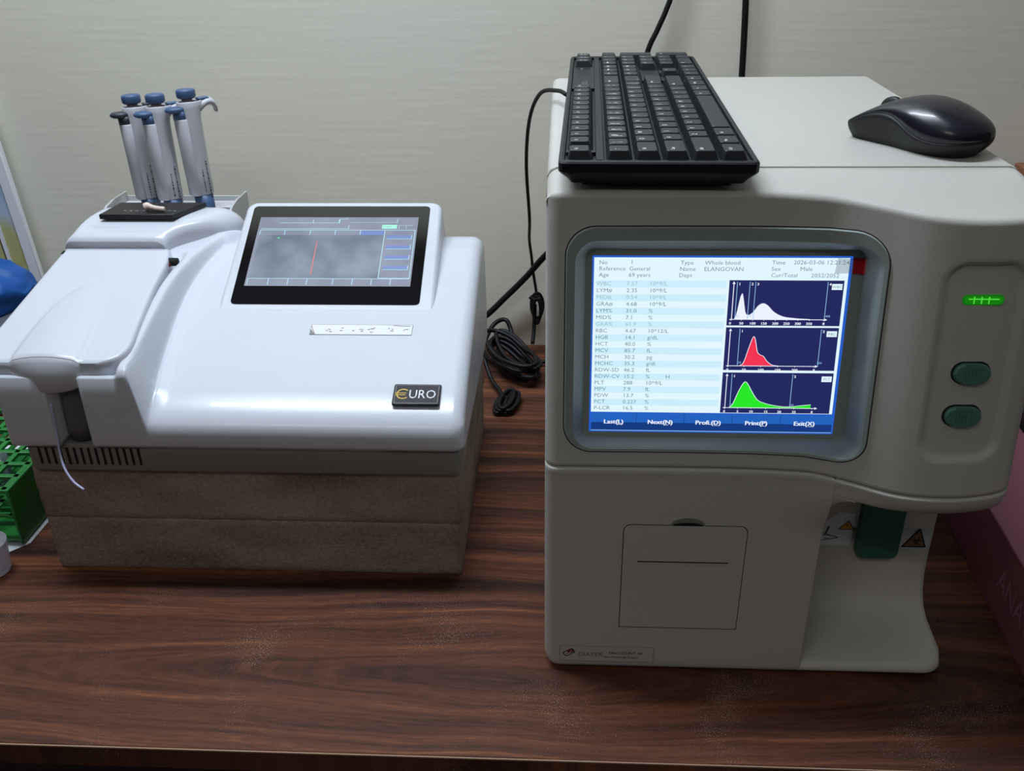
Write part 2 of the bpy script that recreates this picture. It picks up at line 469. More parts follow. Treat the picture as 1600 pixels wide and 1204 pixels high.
for x, y in ((-1.5, -0.06), (1.3, -0.06), (-1.5, 0.62), (1.3, 0.62)):
    b = MB(); b.box((x, y, -0.3975), (0.06, 0.06, 0.745), 'wood_dark', bevel=0.003); adopt(b.build('leg'), tb)

# ------------------------------------------------------------------ blood analyser (right machine)
an = thing('blood_analyzer', (0.176, 0.23, 0), 'tall cream benchtop blood analyser with lit colour screen and green buttons', 'lab machine')
W, H, DEP = 0.352, 0.431, 0.4685
def bulge(x):
    return sinterp(x, [(0, 0), (0.16, 0.0), (0.185, -0.0015), (0.2086, -0.0045), (0.2341, -0.0165), (0.2631, -0.0315), (0.2995, -0.036), (0.33, -0.031), (0.352, -0.022)])
def lean(z): return 0.028 * (z - 0.213) / 0.212
def surf(x, z): return bulge(x) + lean(z)
# rear body
b = MB(); b.prism(rrect(0.0, W, 0.004, H, (0.006, 0.006, 0.007, 0.007), 5), XZ(0), -DEP, -0.0835, 'cream', bevel=0.0015)
adopt(b.build('rear_housing'), an)
b = MB(); b.prism([(0.0018, 0.006), (0.2200, 0.006), (0.2200, 0.205), (W - 0.0018, 0.205), (W - 0.0018, H - 0.008), (W - 0.008, H - 0.0018), (0.008, H - 0.0018), (0.0018, H - 0.008)], XZ(0), -0.0850, -0.079, 'cream_dark')
adopt(b.build('joint_gasket'), an)['label'] = 'thin tan joint line'
for x, y in ((0.03, 0.03), (0.32, 0.03), (0.03, 0.43), (0.32, 0.43)):
    b = MB(); b.lathe([(0.010, 0), (0.011, 0.001), (0.011, 0.005)], 'dark_slot', (x, y, 0), 16); adopt(b.build('rubber_foot'), an)

# front upper cover
ZS = 0.2145                      # seam height
def sdrr(x, z, x0, x1, z0, z1, r):
    qx = abs(x - (x0 + x1) / 2) - (x1 - x0) / 2 + r; qz = abs(z - (z0 + z1) / 2) - (z1 - z0) / 2 + r
    return math.hypot(max(qx, 0), max(qz, 0)) + min(max(qx, qz), 0) - r
def relief(x, z):
    d = -sdrr(x, z, 0.2725, 0.3322, 0.2425, 0.3915, 0.017)
    return 0.0040 * sm(0.0008, 0.0046, d)
def top_edge(x): return 0.4275 - 0.0085 * sm(0.15, 0.30, x)
def cover_row(x, d):
    """profile at x from seam lip up the face and back over the top; d = side rounding inset"""
    zt = top_edge(x); row = []
    row.append((x, surf(x, ZS) + 0.008 + d, ZS)); row.append((x, surf(x, ZS) + 0.0012 + d, ZS))
    row.append((x, surf(x, ZS) + d, ZS + 0.0012))
    r = 0.0055; nz = 92; z1 = zt - r
    for k in range(1, nz + 1):
        z = ZS + 0.0012 + (z1 - ZS - 0.0012) * k / nz
        row.append((x, surf(x, z) + relief(x, z) + d, z - d * sm(z1 - 0.02, z1, z)))
    y1 = surf(x, z1)
    for k in range(1, 7):
        a = math.radians(90 * k / 6 * 0.97)
        row.append((x, y1 + r * (1 - math.cos(a)) + d * math.cos(a), z1 + r * math.sin(a) - d * math.sin(a) - d * 0.0))
    y2, z2 = y1 + r, z1 + r
    for k in range(1, 9):
        t = k / 8; row.append((x, y2 + (0.0795 - y2) * t, z2 + (H - z2) * sm(0, 1, t) * 1.0 - d))
    row.append((x, 0.0795, H - d - 0.006))
    return row
xs = []; R = 0.0105
for k in range(0, 8): xs.append((R * (1 - math.cos(math.radians(90 * k / 8))), R * (1 - math.sin(math.radians(90 * k / 8)))))
n = 150
for k in range(n + 1): xs.append((R + (W - 2 * R) * k / n, 0.0))
for k in range(7, -1, -1): xs.append((W - R * (1 - math.cos(math.radians(90 * k / 8))), R * (1 - math.sin(math.radians(90 * k / 8)))))
rows = [cover_row(x, d) for x, d in xs]
def keepf(i, j):
    x = (rows[i][j][0] + rows[i + 1][j][0]) / 2; z = (rows[i][j][2] + rows[i][j + 1][2]) / 2; y = rows[i][j][1]
    if y > 0.06 or j > 92: return True
    return sdrr(x, z, 0.0175, 0.2375, 0.231, 0.4, 0.018) > 0
b = MB(); V = b.grid(rows, 'cream', keep=keepf)
mi = b.mi('cream')
# side walls
for ri, x in ((0, 0.0), (-1, W)):
    ra = rows[ri]; vs = V[ri]
    back = [b.bm.verts.new((x, 0.0795, max(p[2], ZS))) for p in ra]
    for j in range(len(ra) - 1): b.face((vs[j], vs[j + 1], back[j + 1], back[j]), mi, True)
bmesh.ops.remove_doubles(b.bm, verts=b.bm.verts, dist=1e-6)
adopt(b.build('front_cover'), an)

# lower front: printer face, curved lip, foot tray
b = MB()
ZT = ZS - 0.0012
def low_y(x, z): return (bulge(x) * sm(0.150, 0.198, z) if x > 0.16 else 0.0) - 0.0009 * sm(ZT - 0.008, ZT - 0.0015, z)
lr = []
lxs = [(0.010 * (1 - math.cos(math.radians(90 * k / 7))), 0.010 * (1 - math.sin(math.radians(90 * k / 7)))) for k in range(8)] + [(0.010 + (0.2237 - 0.010) * k / 60, 0.0) for k in range(1, 61)] + [(0.2245, 0.0)]
for x, d in lxs:
    zb_ = 0.003 + (0.014 - math.sqrt(max(0, 0.014 ** 2 - (0.014 - x) ** 2)) if x < 0.014 else 0)
    row = [Vector((x, 0.079, zb_)), Vector((x, 0.004 + d, zb_)), Vector((x, 0.0012 + d, zb_ + 0.0010)), Vector((x, d, zb_ + 0.004))]
    for k in range(1, 50):
        z = zb_ + 0.004 + (ZT - 0.0012 - zb_ - 0.004) * k / 49
        row.append(Vector((x, low_y(x, z) + d, z)))
    row += [Vector((x, low_y(x, ZT) + d + 0.001, ZT)), Vector((x, 0.079, ZT))]
    lr.append(row)
b.loft(lr, 'cream')
# lip following the bulge
zt, zb = ZS - 0.0012, 0.1965
rows2 = []
for k in range(61):
    x = 0.2238 + (0.352 - 0.2238) * k / 60
    d = 0.0
    if x > W - 0.012: d = 0.012 - math.sqrt(max(0.012 ** 2 - (x - W + 0.012) ** 2, 0))
    y0 = surf(x, zt) + d - 0.0009
    zbb = zb
    sl = 0.004 * sm(0.225, 0.28, x)
    def ly(z): return low_y(x, z) + d + sl * (1 - sm(0.1965, 0.206, z))
    prof = [(0.0795, zt), (ly(zt) + 0.0012, zt)] + [(ly(z), z) for z in (zt - 0.0008, zt - 0.0025, 0.2085, 0.206, 0.203, 0.200)] + [(ly(zbb + 0.0015) + 0.0004, zbb + 0.0015), (ly(zbb) + 0.003, zbb), (0.0795, zbb)]
    rows2.append([Vector((x, y, z)) for y, z in prof])
b.loft(rows2, 'cream')
# fillet in the upper left corner of the bay
fr = []
for q in range(0, 91, 10):
    xa, za = 0.2243 + 0.0150 * (1 - math.cos(math.radians(q))), 0.183 + 0.0137 * math.sin(math.radians(q))
    fr.append([Vector((xa, 0.079, za)), Vector((xa, low_y(xa, za) + 0.001, za)), Vector((xa, low_y(xa, za + 0.001), za + 0.001)), Vector((xa, low_y(xa, 0.199) + 0.0002, 0.199))])
b.grid(fr, 'cream')
# foot tray
prof = [(0.0835, 0.10), (0.0832, 0.07), (0.0815, 0.050), (0.077, 0.034), (0.069, 0.023), (0.058, 0.0175), (0.04, 0.015), (0.018, 0.0135), (0.008, 0.0130), (0.0035, 0.0118), (0.0008, 0.0095), (0.0, 0.0065), (0.0012, 0.004), (0.004, 0.003), (0.0835, 0.003)]
rows3 = []
for k in range(0, 31):
    x = 0.2235 + (0.352 - 0.2235) * k / 30; d = 0
    rr = 0.02
    if x > 0.352 - rr: d = rr - math.sqrt(max(rr ** 2 - (x - 0.352 + rr) ** 2, 0))
    rows3.append([Vector((x if y < 0.08 else min(x, 0.352), y + d * max(0, min(1, (0.045 - y) / 0.045)), z)) for y, z in prof])
b.loft(rows3, 'cream')
adopt(b.build('lower_front_panel'), an)

# printer door
dr = MB()
dx0, dx1, dz0, dz1 = 0.0650, 0.1646, 0.0516, 0.1592
dr.prism(rrect(dx0, dx1, dz0, dz1, (0.0008, 0.0008, 0.006, 0.006), 5), XZ(0), -0.004, 0.0006, 'cream', bevel=0.0004)
door = adopt(dr.build('printer_door'), an)
g = MB(); 
o_ = rrect(dx0 - 0.0007, dx1 + 0.0007, dz0 - 0.0011, dz1 + 0.0007, (0.001, 0.001, 0.0065, 0.0065), 5)
g.prism(o_, XZ(0), -0.001, 0.00012, 'dark_slot'); adopt(g.build('door_gap'), an)['label'] = 'dark gap around the printer door'
g = MB(); g.box((0.1146, -0.0006, 0.1226), (0.0748, 0.0006, 0.0010), 'dark_slot'); g.box((0.1146, -0.0007, 0.1214), (0.0748, 0.0008, 0.0010), 'cream', bevel=0.0002)
adopt(g.build('paper_slot'), door).matrix_parent_inverse = door.matrix_world.inverted() if False else Matrix.Translation(an.location).inverted()
bpy.data.objects['paper_slot'].matrix_parent_inverse = Matrix.Identity(4)
g = MB(); n0 = [(0.1165 + 0.0140 * math.cos(math.radians(q)), 0.1592 + 0.0078 * math.sin(math.radians(q))) for q in range(0, 181, 12)]
g.prism(n0, XZ(0), -0.001, 0.0002, 'base_grey')
n1 = [(0.1165 + 0.0125 * math.cos(math.radians(q)), 0.1592 + 0.0032 * math.sin(math.radians(q))) for q in range(0, 181, 12)]
g.prism(n1, XZ(0), -0.001, 0.0004, 'dark_slot'); adopt(g.build('finger_notch'), an)

# maker's plate
g = MB(); F = XZ(0)
g.prism(rrect(0.0134, 0.0962, 0.0106, 0.0280, 0.0004, 1), F, 0.0, 0.0004, 'cream', bevel=0.0001)
for pts in (((0.0134, 0.0106), (0.0962, 0.0106)), ((0.0962, 0.0106), (0.0962, 0.028)), ((0.0962, 0.028), (0.0134, 0.028)), ((0.0134, 0.028), (0.0134, 0.0106))):
    g.line(pts, 0.0004, F, 0.00045, 'base_grey')
c30, s30 = math.cos(math.radians(32)), math.sin(math.radians(32))
def rot(px, py, cx=0.0218, cz=0.0203): return (cx + px * c30 - py * s30, cz + px * s30 + py * c30)
ro = rrect(-0.0052, 0.0052, -0.0030, 0.0030, 0.0014, 3)
g.poly([rot(*p) for p in ro], F, 0.0005, 'ink'); g.poly([rot(p[0] * .78, p[1] * .66) for p in ro], F, 0.00055, 'sticker')
g.poly([rot(p[0] * .5 + 0.0018, p[1] * .62 + 0.0003) for p in ro], F, 0.0006, 'maroon'); g.poly([rot(p[0] * .22 - 0.002, p[1] * .4) for p in ro], F, 0.0006, 'maroon')
g.line([rot(-0.003, 0.001), rot(0.0, -0.001), rot(0.003, 0.0012)], 0.0005, F, 0.00065, 'sticker')
g.text('DIATEK', 0.0062, F, 0.0297, 0.0165, 0.0005, 'brown_print', sx=1.05)
g.text('Dia-COUNT 60', 0.0040, F, 0.0570, 0.0194, 0.0005, 'ink', sx=1.12, bold=0.0001)
g.text('Auto Hematology Analyzer', 0.0027, F, 0.0528, 0.0150, 0.0005, 'ink', sx=1.02, bold=0.0001)
adopt(g.build('maker_plate'), an)['label'] = 'small printed plate at the lower left corner'

# screen bezel: nested rounded outlines
def ring(rc, off, plane=False):
    x0, x1, z0, z1, r = rc
    out = []
    for x, z in rrect(x0, x1, z0, z1, r, 8):
        out.append((x, z))
    # densify straight runs so that the ring follows the bulge
    dens = []
    for i in range(len(out)):
        p, q = out[i], out[(i + 1) % len(out)]
        k = 10 if math.hypot(q[0] - p[0], q[1] - p[1]) > 0.02 else 1
        for j in range(k): dens.append((p[0] + (q[0] - p[0]) * j / k, p[1] + (q[1] - p[1]) * j / k))
    if plane: return [Vector((x, 0.015 + 0.132 * (z - 0.239) + off, z)) for x, z in dens]
    return [Vector((x, surf(x, z) + off, z)) for x, z in dens]
b = MB()
rg = [ring((0.0148, 0.2402, 0.2280, 0.4030, 0.0215), 0.004), ring((0.0148, 0.2402, 0.2280, 0.4030, 0.0215), -0.0006),
      ring((0.0156, 0.2394, 0.2288, 0.4022, 0.0208), -0.0016),
      ring((0.0216, 0.2372, 0.2306, 0.3932, 0.0165), -0.0012), ring((0.0228, 0.2360, 0.2316, 0.3918, 0.015), 0.0006),
      ring((0.0300, 0.2322, 0.2346, 0.3830, 0.006), -0.0008, True), ring((0.0345, 0.2241, 0.2388, 0.3785, 0.001), -0.0006, True)]
for q in range(len(rg) - 1): b.grid(rg[q:q + 2], 'bezel', close=True)
bz = adopt(b.build('screen_bezel'), an)
g = MB(); g.grid([ring((0.0140, 0.2410, 0.2272, 0.4038, 0.0222), -0.0001), ring((0.0155, 0.2395, 0.2287, 0.4023, 0.021), -0.0004)], 'gap_dark', close=True)
adopt(g.build('bezel_gap'), an)['label'] = 'thin dark gap around the bezel'

# the lit screen: frame with a along the width, b up the slope (percent units)
th = math.atan(0.132)
o0 = Vector((0.0345, 0.015, 0.239)); hx = 0.1895 / 100; hz = 0.139 / 100 * math.sqrt(1 + 0.132 ** 2)
bz_ = Vector((0, math.sin(th), math.cos(th))); nz_ = Vector((0, -math.cos(th), math.sin(th)))
FS = Matrix(((hx, 0, 0, o0.x), (0, bz_.y * hz, nz_.y, o0.y), (0, bz_.z * hz, nz_.z, o0.z), (0, 0, 0, 1)))
s = MB()
L0, L1, L2, L3, L4 = 0.0002, 0.0003, 0.0004, 0.0005, 0.0006
s.rect(-1, -1, 101, 101.5, FS, 0.0001, 's_blue')
s.rect(0.7, 11.6, 99.0, 99.2, FS, L0, 's_bg')
for k in range(0, 20, 2):
    zc = 85.2 - k * 3.74; s.rect(1.6, zc - 2.2, 52.6, zc + 1.6, FS, L0 + 2e-5, 's_bg2')
s.rect(0.9, 0.6, 99.4, 10.8, FS, L0, 's_bar2'); s.rect(0.9, 0.6, 99.4, 5.4, FS, L1, 's_bar')
s.line([(0.9, 0.6), (99.4, 0.6)], 0.35, FS, L2, 's_cyan')
for x in (19.5, 39.2, 58.8, 78.4): s.line([(x, 0.8), (x, 10.6)], 0.2, FS, L2, 's_bar')
def st(t, x, z, size=3.3, key='s_txt', align='LEFT', n=L2, bold=0.0, sx=0.82):
    s.text(t, size, FS, x, z - size * 0.35, n, key, align, bold, sx)
for x, t in ((10.0, 'Last(L)'), (29.2, 'Next(N)'), (48.9, 'Profi.(D)'), (68.5, 'Print(P)'), (88.0, 'Exit(X)')):
    st(t, x, 5.9, 3.5, 's_wht', 'CENTER', L3, 0.22, 0.85)
for x in (12.6, 31.9, 52.3, 71.2, 90.6): s.line([(x - 0.7, 4.2), (x + 0.9, 4.2)], 0.25, FS, L3, 's_wht')
for t, x, z in (('No', 2.6, 96.6), ('Reference', 2.6, 93.3), ('Age', 2.6, 89.9), ('1', 14.8, 96.9), ('General', 14.4, 93.3), ('69 years', 14.2, 89.9),
                ('Type', 34.2, 96.6), ('Name', 34.0, 93.2), ('Dept', 33.8, 89.8), ('Whole blood', 43.6, 96.6), ('ELANGOVAN', 43.4, 93.2),
                ('Time', 69.3, 96.8), ('Sex', 69.3, 93.4), ('Cur/Total', 69.4, 90.0), ('2026-03-06 12:21:24', 77.6, 96.9), ('Male', 80.3, 93.4), ('2052/2052', 84.7, 89.9)):
    st(t, x, z, 3.1)
data = [('WBC', '7.57', '10^9/L'), ('LYM#', '2.35', '10^9/L'), ('MID#', '0.54', '10^9/L'), ('GRA#', '4.68', '10^9/L'), ('LYM%', '31.0', '%'), ('MID%', '7.1', '%'), ('GRA%', '61.9', '%'),
        ('RBC', '4.67', '10^12/L'), ('HGB', '14.1', 'g/dL'), ('HCT', '40.0', '%'), ('MCV', '85.7', 'fL'), ('MCH', '30.2', 'pg'), ('MCHC', '35.3', 'g/dl'), ('RDW-SD', '46.2', 'fL'),
        ('RDW-CV', '15.2', '%'), ('PLT', '288', '10^9/L'), ('MPV', '7.9', 'fL'), ('PDW', '13.7', '%'), ('PCT', '0.227', '%'), ('P-LCR', '16.5', '%')]
for k, (a_, v_, u_) in enumerate(data):
    z = 85.2 - k * 3.74; key = 's_txt2' if k in (0, 2, 6) else 's_txt'
    st(a_, 1.8, z, 3.1, key); st(v_, 13.6, z, 3.1, key); st(u_, 22.6, z, 3.1, key)
st('H', 30.6, 85.2 - 14 * 3.74, 3.1)
# three histograms
def hist(z0, z1, curve, key, ticks, guides, tagt, base, xe, gl):
    s.rect(53.6, z0, 97.8, z1, FS, L1, 's_plot')
    pts = [(x, base) for x in (curve[0][0],)] + curve + [(curve[-1][0], base)]
    N_ = 60; x0, x1 = curve[0][0], curve[-1][0]
    cp = [(x0 + (x1 - x0) * k / N_, max(base, sinterp(x0 + (x1 - x0) * k / N_, curve))) for k in range(N_ + 1)]
    for p, q in zip(cp, cp[1:]): s.poly(((p[0], base), (q[0], base), q, p), FS, L2, key)
    s.line(cp, 0.25, FS, L3, 's_wht')
    s.line([(54.6, base), (xe, base)], 0.35, FS, L3, 's_wht'); s.line([(55.4, base - 0.6), (55.4, z1 - 1.5)], 0.3, FS, L3, 's_wht')
    s.poly(((54.8, z1 - 2.0), (56.0, z1 - 2.0), (55.4, z1 - 0.6)), FS, L3, 's_wht'); s.poly(((xe, base - 0.7), (xe + 1.2, base), (xe, base + 0.7)), FS, L3, 's_wht')
    for x, t in ticks: st(t, x, base - 2.2, 2.0, 's_wht', 'CENTER', L3, 0.1); s.line([(x, base), (x, base - 0.6)], 0.2, FS, L3, 's_wht')
    for x, t in guides: s.line([(x, base), (x, z1 - 0.8)], 0.22, FS, L3, 's_cyan'); st(t, x + 0.5, z1 - 2.0, 2.0, 's_wht', 'LEFT', L4, 0.1)
    s.rect(93.2, z1 - 5.0, 97.2, z1 - 1.8, FS, L3, 's_bg'); st(tagt, 95.2, z1 - 3.4, 2.0, 's_txt', 'CENTER', L4)
    for x, t in gl: st(t, x, base + 2.0, 1.6, 's_cyan', 'LEFT', L4)
hist(62.3, 87.2, [(56.5, 65.8), (57.2, 68), (58.2, 76.5), (58.8, 80.3), (59.4, 77.5), (60.6, 69.5), (61.9, 68.2), (63.5, 69.4), (65.6, 73.4), (67.3, 74.6), (69.0, 73.6), (71.5, 70.2), (75, 67.6), (80, 66.5), (86, 66.0)],
     's_wht', [(54.9, '0'), (59.3, '50'), (63.7, '100'), (68.1, '150'), (72.6, '200'), (77.0, '250'), (81.4, '300'), (85.8, '350'), (91.4, 'fl')], [(56.7, '1'), (61.6, '2'), (63.8, '3'), (91.6, '4')], 'WBC', 65.8, 91.6, [(56.9, '35'), (61.9, '97'), (91.8, '400')])
hist(37.0, 61.3, [(60.0, 39.6), (61.5, 41.5), (63.3, 50.5), (64.4, 55.5), (64.9, 56.3), (65.5, 54.5), (66.6, 48.0), (67.8, 46.0), (69.2, 45.1), (70.6, 42.6), (72.6, 40.4), (75.5, 39.6)],
     's_red', [(55.2, '0'), (61.8, '50'), (68.5, '100'), (75.2, '150'), (82.0, '200'), (89.6, 'fl')], [(59.1, '1'), (91.0, '2')], 'RBC', 39.5, 90.0, [(59.3, '25'), (90.6, '250')])
hist(11.9, 35.6, [(57.0, 15.0), (58.4, 17.0), (60.4, 24.5), (62.0, 29.2), (62.9, 30.4), (63.9, 29.2), (65.8, 24.8), (68.2, 20.0), (71, 18.0), (75, 16.6), (79, 15.9), (82, 15.9), (86, 16.6), (90.0, 17.2)],
     's_grn', [(55.2, '0'), (60.6, '5'), (66.0, '10'), (72.0, '15'), (77.5, '20'), (83.4, '25'), (90.6, 'fl')], [(57.4, '1'), (81.6, '2')], 'PLT', 15.0, 91.6, [(57.6, '2'), (81.8, '23')])
adopt(s.build('screen', recalc=False), an)['label'] = 'lit colour screen with result table and three graphs'
g = MB(); Vt = [[Vector((0.2245 + 0.0100 * t, 0.015 + 0.132 * (z - 0.239) - 0.0014 - 0.0065 * t ** 5 + dx, z)) for t in (0, .25, .5, .75, .9, 1)] for z, dx in ((0.3660, 0.0), (0.3775, 0.0), (0.3775, -0.0006), (0.3660, -0.0006))]
g.grid(Vt + [Vt[0]], 'red_tape', smooth=False); g.prism(((93.6, 91.0), (101.4, 91.4), (101.4, 98.8), (94.3, 99.2)), FS, 0.0007, 0.0009, 'tape_clear')
adopt(g.build('tape_tab'), an)['label'] = 'red tape tab at the top right of the screen'

# indicator lamp and two buttons, on local planes of the bulged cover
def pad(cx, cz, off=0.0):
    y = surf(cx, cz) + relief(cx, cz) + off
    return Matrix.Translation((cx, y, cz)) @ Matrix.Rotation(-math.atan(0.132), 4, 'X') @ XZ(0)
F = pad(0.3022, 0.3632)
g = MB(); g.prism(rrect(-0.0142, 0.0142, -0.0037, 0.0037, 0.0035, 5), F, -0.001, 0.0003, 'led_dim')
g.prism(rrect(-0.0130, 0.0130, -0.0027, 0.0027, 0.0026, 5), F, 0.0003, 0.0012, 'led', bevel=0.0004)
for x in (-0.0065, -0.0015, 0.0035): g.prism(rrect(x - 0.0004, x + 0.0004, -0.0026, 0.0026, 0.0003, 1), F, 0.0012, 0.0015, 'led_hot')
g.prism(rrect(-0.0105, 0.0105, 0.0004, 0.0012, 0.0003, 1), F, 0.0012, 0.0014, 'led_hot')
adopt(g.build('indicator_lamp'), an)['label'] = 'glowing green indicator bar'
for (cx, cz, lab) in ((0.3020, 0.3105, 'RST'), (0.3005, 0.2782, 'SET')):
    F = pad(cx, cz); g = MB()
    g.prism(rrect(-0.0137, 0.0137, -0.0083, 0.0083, 0.0081, 7), F, -0.001, 0.0002, 'gap_dark')
    g.prism(rrect(-0.0127, 0.0127, -0.0073, 0.0073, 0.0072, 8), F, 0.0, 0.0042, 'green_btn', bevel=0.0016, seg=3)
    g.line([(-0.005, -0.0042), (0.0055, -0.0042), (0.0055, 0.0042), (-0.005, 0.0042), (-0.005, -0.0042)], 0.0003, F, 0.0043, 'green_dark')
    for x in (-0.003, -0.0005, 0.002): g.line([(x, -0.003), (x, 0.003)], 0.0003, F, 0.0043, 'green_dark'); g.line([(x - 0.001, 0.001 * (x * 800)), (x + 0.002, 0.001)], 0.0003, F, 0.0043, 'green_dark')
    adopt(g.build('push_button'), an)

# sample bay: green sensor plate, stickers
g = MB(); g.prism(rrect(0.2832, 0.3207, 0.0718, 0.1950, (0.006, 0.006, 0.001, 0.001), 5), XZ(0), -0.0832, -0.0745, 'green_dark', bevel=0.0012)
adopt(g.build('probe_guard'), an)['label'] = 'dark green plate in the sample bay'
F = XZ(0.0835)
g = MB(); n_ = 0.0004
g.poly([(0.2370, 0.0800), (0.2800, 0.0800), (0.2800, 0.1150), (0.2660, 0.1165), (0.2500, 0.1040), (0.2400, 0.1000)], F, n_ * .5, 'sticker')
g.poly([(0.2662, 0.0975), (0.2815, 0.0975), (0.2745, 0.1080)], F, n_, 'ink'); g.poly([(0.2678, 0.0983), (0.2800, 0.0983), (0.2744, 0.1066)], F, n_ * 1.3, 'yellow')
g.line([(0.2742, 0.1045), (0.2742, 0.1012)], 0.0008, F, n_ * 1.6, 'ink'); g.rect(0.2738, 0.0991, 0.2746, 0.0999, F, n_ * 1.6, 'ink')
g.line([(0.2560, 0.0935), (0.2580, 0.1010)], 0.0016, F, n_, 'ink'); g.line([(0.2545, 0.0900), (0.2560, 0.0935)], 0.0007, F, n_, 'ink')
el = [(0.2525 + 0.0085 * math.cos(math.radians(q)), 0.0890 + 0.0038 * math.sin(math.radians(q))) for q in range(20, 330, 15)]
g.line(el, 0.0005, F, n_, 'ink'); g.line([(0.2555, 0.0915), (0.2615, 0.0905), (0.2680, 0.0885), (0.2620, 0.0868), (0.2555, 0.0873)], 0.0007, F, n_, 'ink')
adopt(g.build('hand_warning_sticker'), an)['label'] = 'pale sticker with needle drawing and yellow warning triangle'
g = MB()
g.poly([(0.3255, 0.0790), (0.3485, 0.0790), (0.3405, 0.1000), (0.3385, 0.1000)], F, n_, 'ink')
g.poly([(0.3280, 0.0806), (0.3465, 0.0806), (0.3396, 0.0972)], F, n_ * 1.3, 'orange_faded')
for q in (90, 210, 330):
    cx, cz = 0.3385 + 0.0026 * math.cos(math.radians(q)), 0.0864 + 0.0026 * math.sin(math.radians(q))
    arc = [(cx + 0.0024 * math.cos(math.radians(q + w)), cz + 0.0024 * math.sin(math.radians(q + w))) for w in range(40, 321, 28)]
    g.line([(p[0], p[1]) for p in arc], 0.0008, F, n_ * 1.6, 'ink')
g.line([(0.3385 + 0.002 * math.cos(math.radians(q)), 0.0864 + 0.002 * math.sin(math.radians(q))) for q in range(0, 361, 24)], 0.0006, F, n_ * 1.6, 'ink')
adopt(g.build('biohazard_sticker'), an)['label'] = 'triangular biohazard sticker'

# ------------------------------------------------------------------ keyboard
kb = thing('computer_keyboard', (0.077, 0.24, 0.431), 'black computer keyboard lying end-on on top of the cream analyser', 'keyboard')
KA = math.radians(1.4)
# local: u across (left of picture to right), v along depth, w up
FK = Matrix.Translation((0.0085, 0.0195, 0.4309)) @ Matrix.Rotation(-KA, 4, 'Z')
KW, KL = 0.1385, 0.4710
b = MB()
def kring(ins, w, chx=0.006):
    x0, x1, y0, y1 = ins, KW - ins, ins, KL - ins
    return [FK @ Vector((x, y, w)) for x, y in rrect(x0, x1, y0, y1, max(0.0055 - ins * 0.3, 0.002), 3)]
b.loft([kring(0.016, 0.0), kring(0.016, 0.003), kring(0.0085, 0.0035), kring(0.0065, 0.0065), kring(0.0012, 0.0115), kring(0.0, 0.0130), kring(0.0, 0.0190), kring(0.0010, 0.0202), kring(0.0022, 0.0206), kring(0.004, 0.0200), kring(0.0046, 0.0176)], 'kb', smooth=False)
adopt(b.build('case'), kb)
# recessed wells
U = 0.02030; v0 = 0.0075
row_u = [0.0052, 0.0330, 0.0330 + 0.0198, 0.0330 + 0.0396, 0.0330 + 0.0594, 0.0330 + 0.0792]
WH = 0.0176
cnt = [0]
def key(u, v, ku, kv, legend='', lift=0.0, kind='key'):
    """key cap at local u (across), v (along), ku, kv footprint"""
    k = MB(); g_ = 0.0007
    a0, a1, c0, c1 = u + g_, u + ku - g_, v + g_, v + kv - g_
    ti, tn, tf = 0.0032, 0.0022, 0.0018   # side taper
    h0, h1 = WH + 0.0004, WH + 0.0084 + lift
    lo = rrect(a0, a1, c0, c1, 0.0008, 2); mid = rrect(a0 + 0.0007, a1 - 0.0007, c0 + 0.0006, c1 - 0.0006, 0.001, 2)
    hi = rrect(a0 + 0.0018, a1 - ti, c0 + tn, c1 - tf, 0.0014, 2); hi2 = rrect(a0 + 0.0023, a1 - ti - 0.0005, c0 + tn + 0.0005, c1 - tf - 0.0005, 0.0012, 2)
    k.loft([[FK @ Vector((x, y, h)) for x, y in r] for r, h in ((lo, h0), (mid, h0 + 0.002), (hi, h1 - 0.0004), (hi2, h1))], 'key', smooth=False)
    if legend:
        # legends read along the keyboard: up is -u, right is +v
        cu, cv = u + 0.0078, v + tn + 0.0014
        FT = FK @ Matrix(((0, -1, 0, 0), (1, 0, 0, 0), (0, 0, 1, h1 + 0.00015), (0, 0, 0, 1)))
        parts = legend.split('|')
        for i, t in enumerate(parts):
            sz = 0.0052 if len(t) == 1 else 0.0036
            k.text(t, sz, FT, cv + 0.001, -(cu + 0.0003 + i * 0.0042) , 0, 'legend', bold=0.0002, sx=1.0)
    return adopt(k.build(kind), kb)
vx = v0
def rowkeys(r, items, v=v0, kind='key'):
    for it in items:
        wdt, leg = it
        if leg is None: v += wdt * U; continue
        key(row_u[r], v, 0.0198, wdt * U, leg, kind=kind if wdt < 5 else 'space_bar'); v += wdt * U
    return v
rowkeys(0, [(1, 'Esc'), (1, None), (1, 'F1'), (1, 'F2'), (1, 'F3'), (1, 'F4'), (.5, None), (1, 'F5'), (1, 'F6'), (1, 'F7'), (1, 'F8'), (.5, None), (1, 'F9'), (1, 'F10'), (1, 'F11'), (1, 'F12'), (.3, None), (1, 'Prt|Sc'), (1, 'Scr|Lk'), (1, 'Pau')][:1] + [(.35, None)] + [(.95, 'F%d' % i) for i in range(1, 13)])
main_len = 15 * U
nav = v0 + main_len + 0.004; nump = nav + 3 * U + 0.004
for i, t in enumerate(('Prt|Sc', 'Scr|Lk', 'Pau|Brk')): key(row_u[0], nump + (i + 1) * U * 0.92, 0.0198, U * 0.92, t)
rowkeys(1, [(1, '~|`')] + [(1, c) for c in ('!|1', '@|2', '#|3', '$|4', '%|5', '^|6', '&|7', '*|8', '(|9', ')|0', '_|-', '+|=')] + [(2, 'Back')])
rowkeys(2, [(1.5, 'Tab')] + [(1, c) for c in 'QWERTYUIOP'] + [(1, '{|['), (1, '}|]'), (1.5, '||\\')])
rowkeys(3, [(1.75, 'Caps')] + [(1, c) for c in 'ASDFGHJKL'] + [(1, ':|;'), (1, '"|\''), (2.25, 'Enter')])
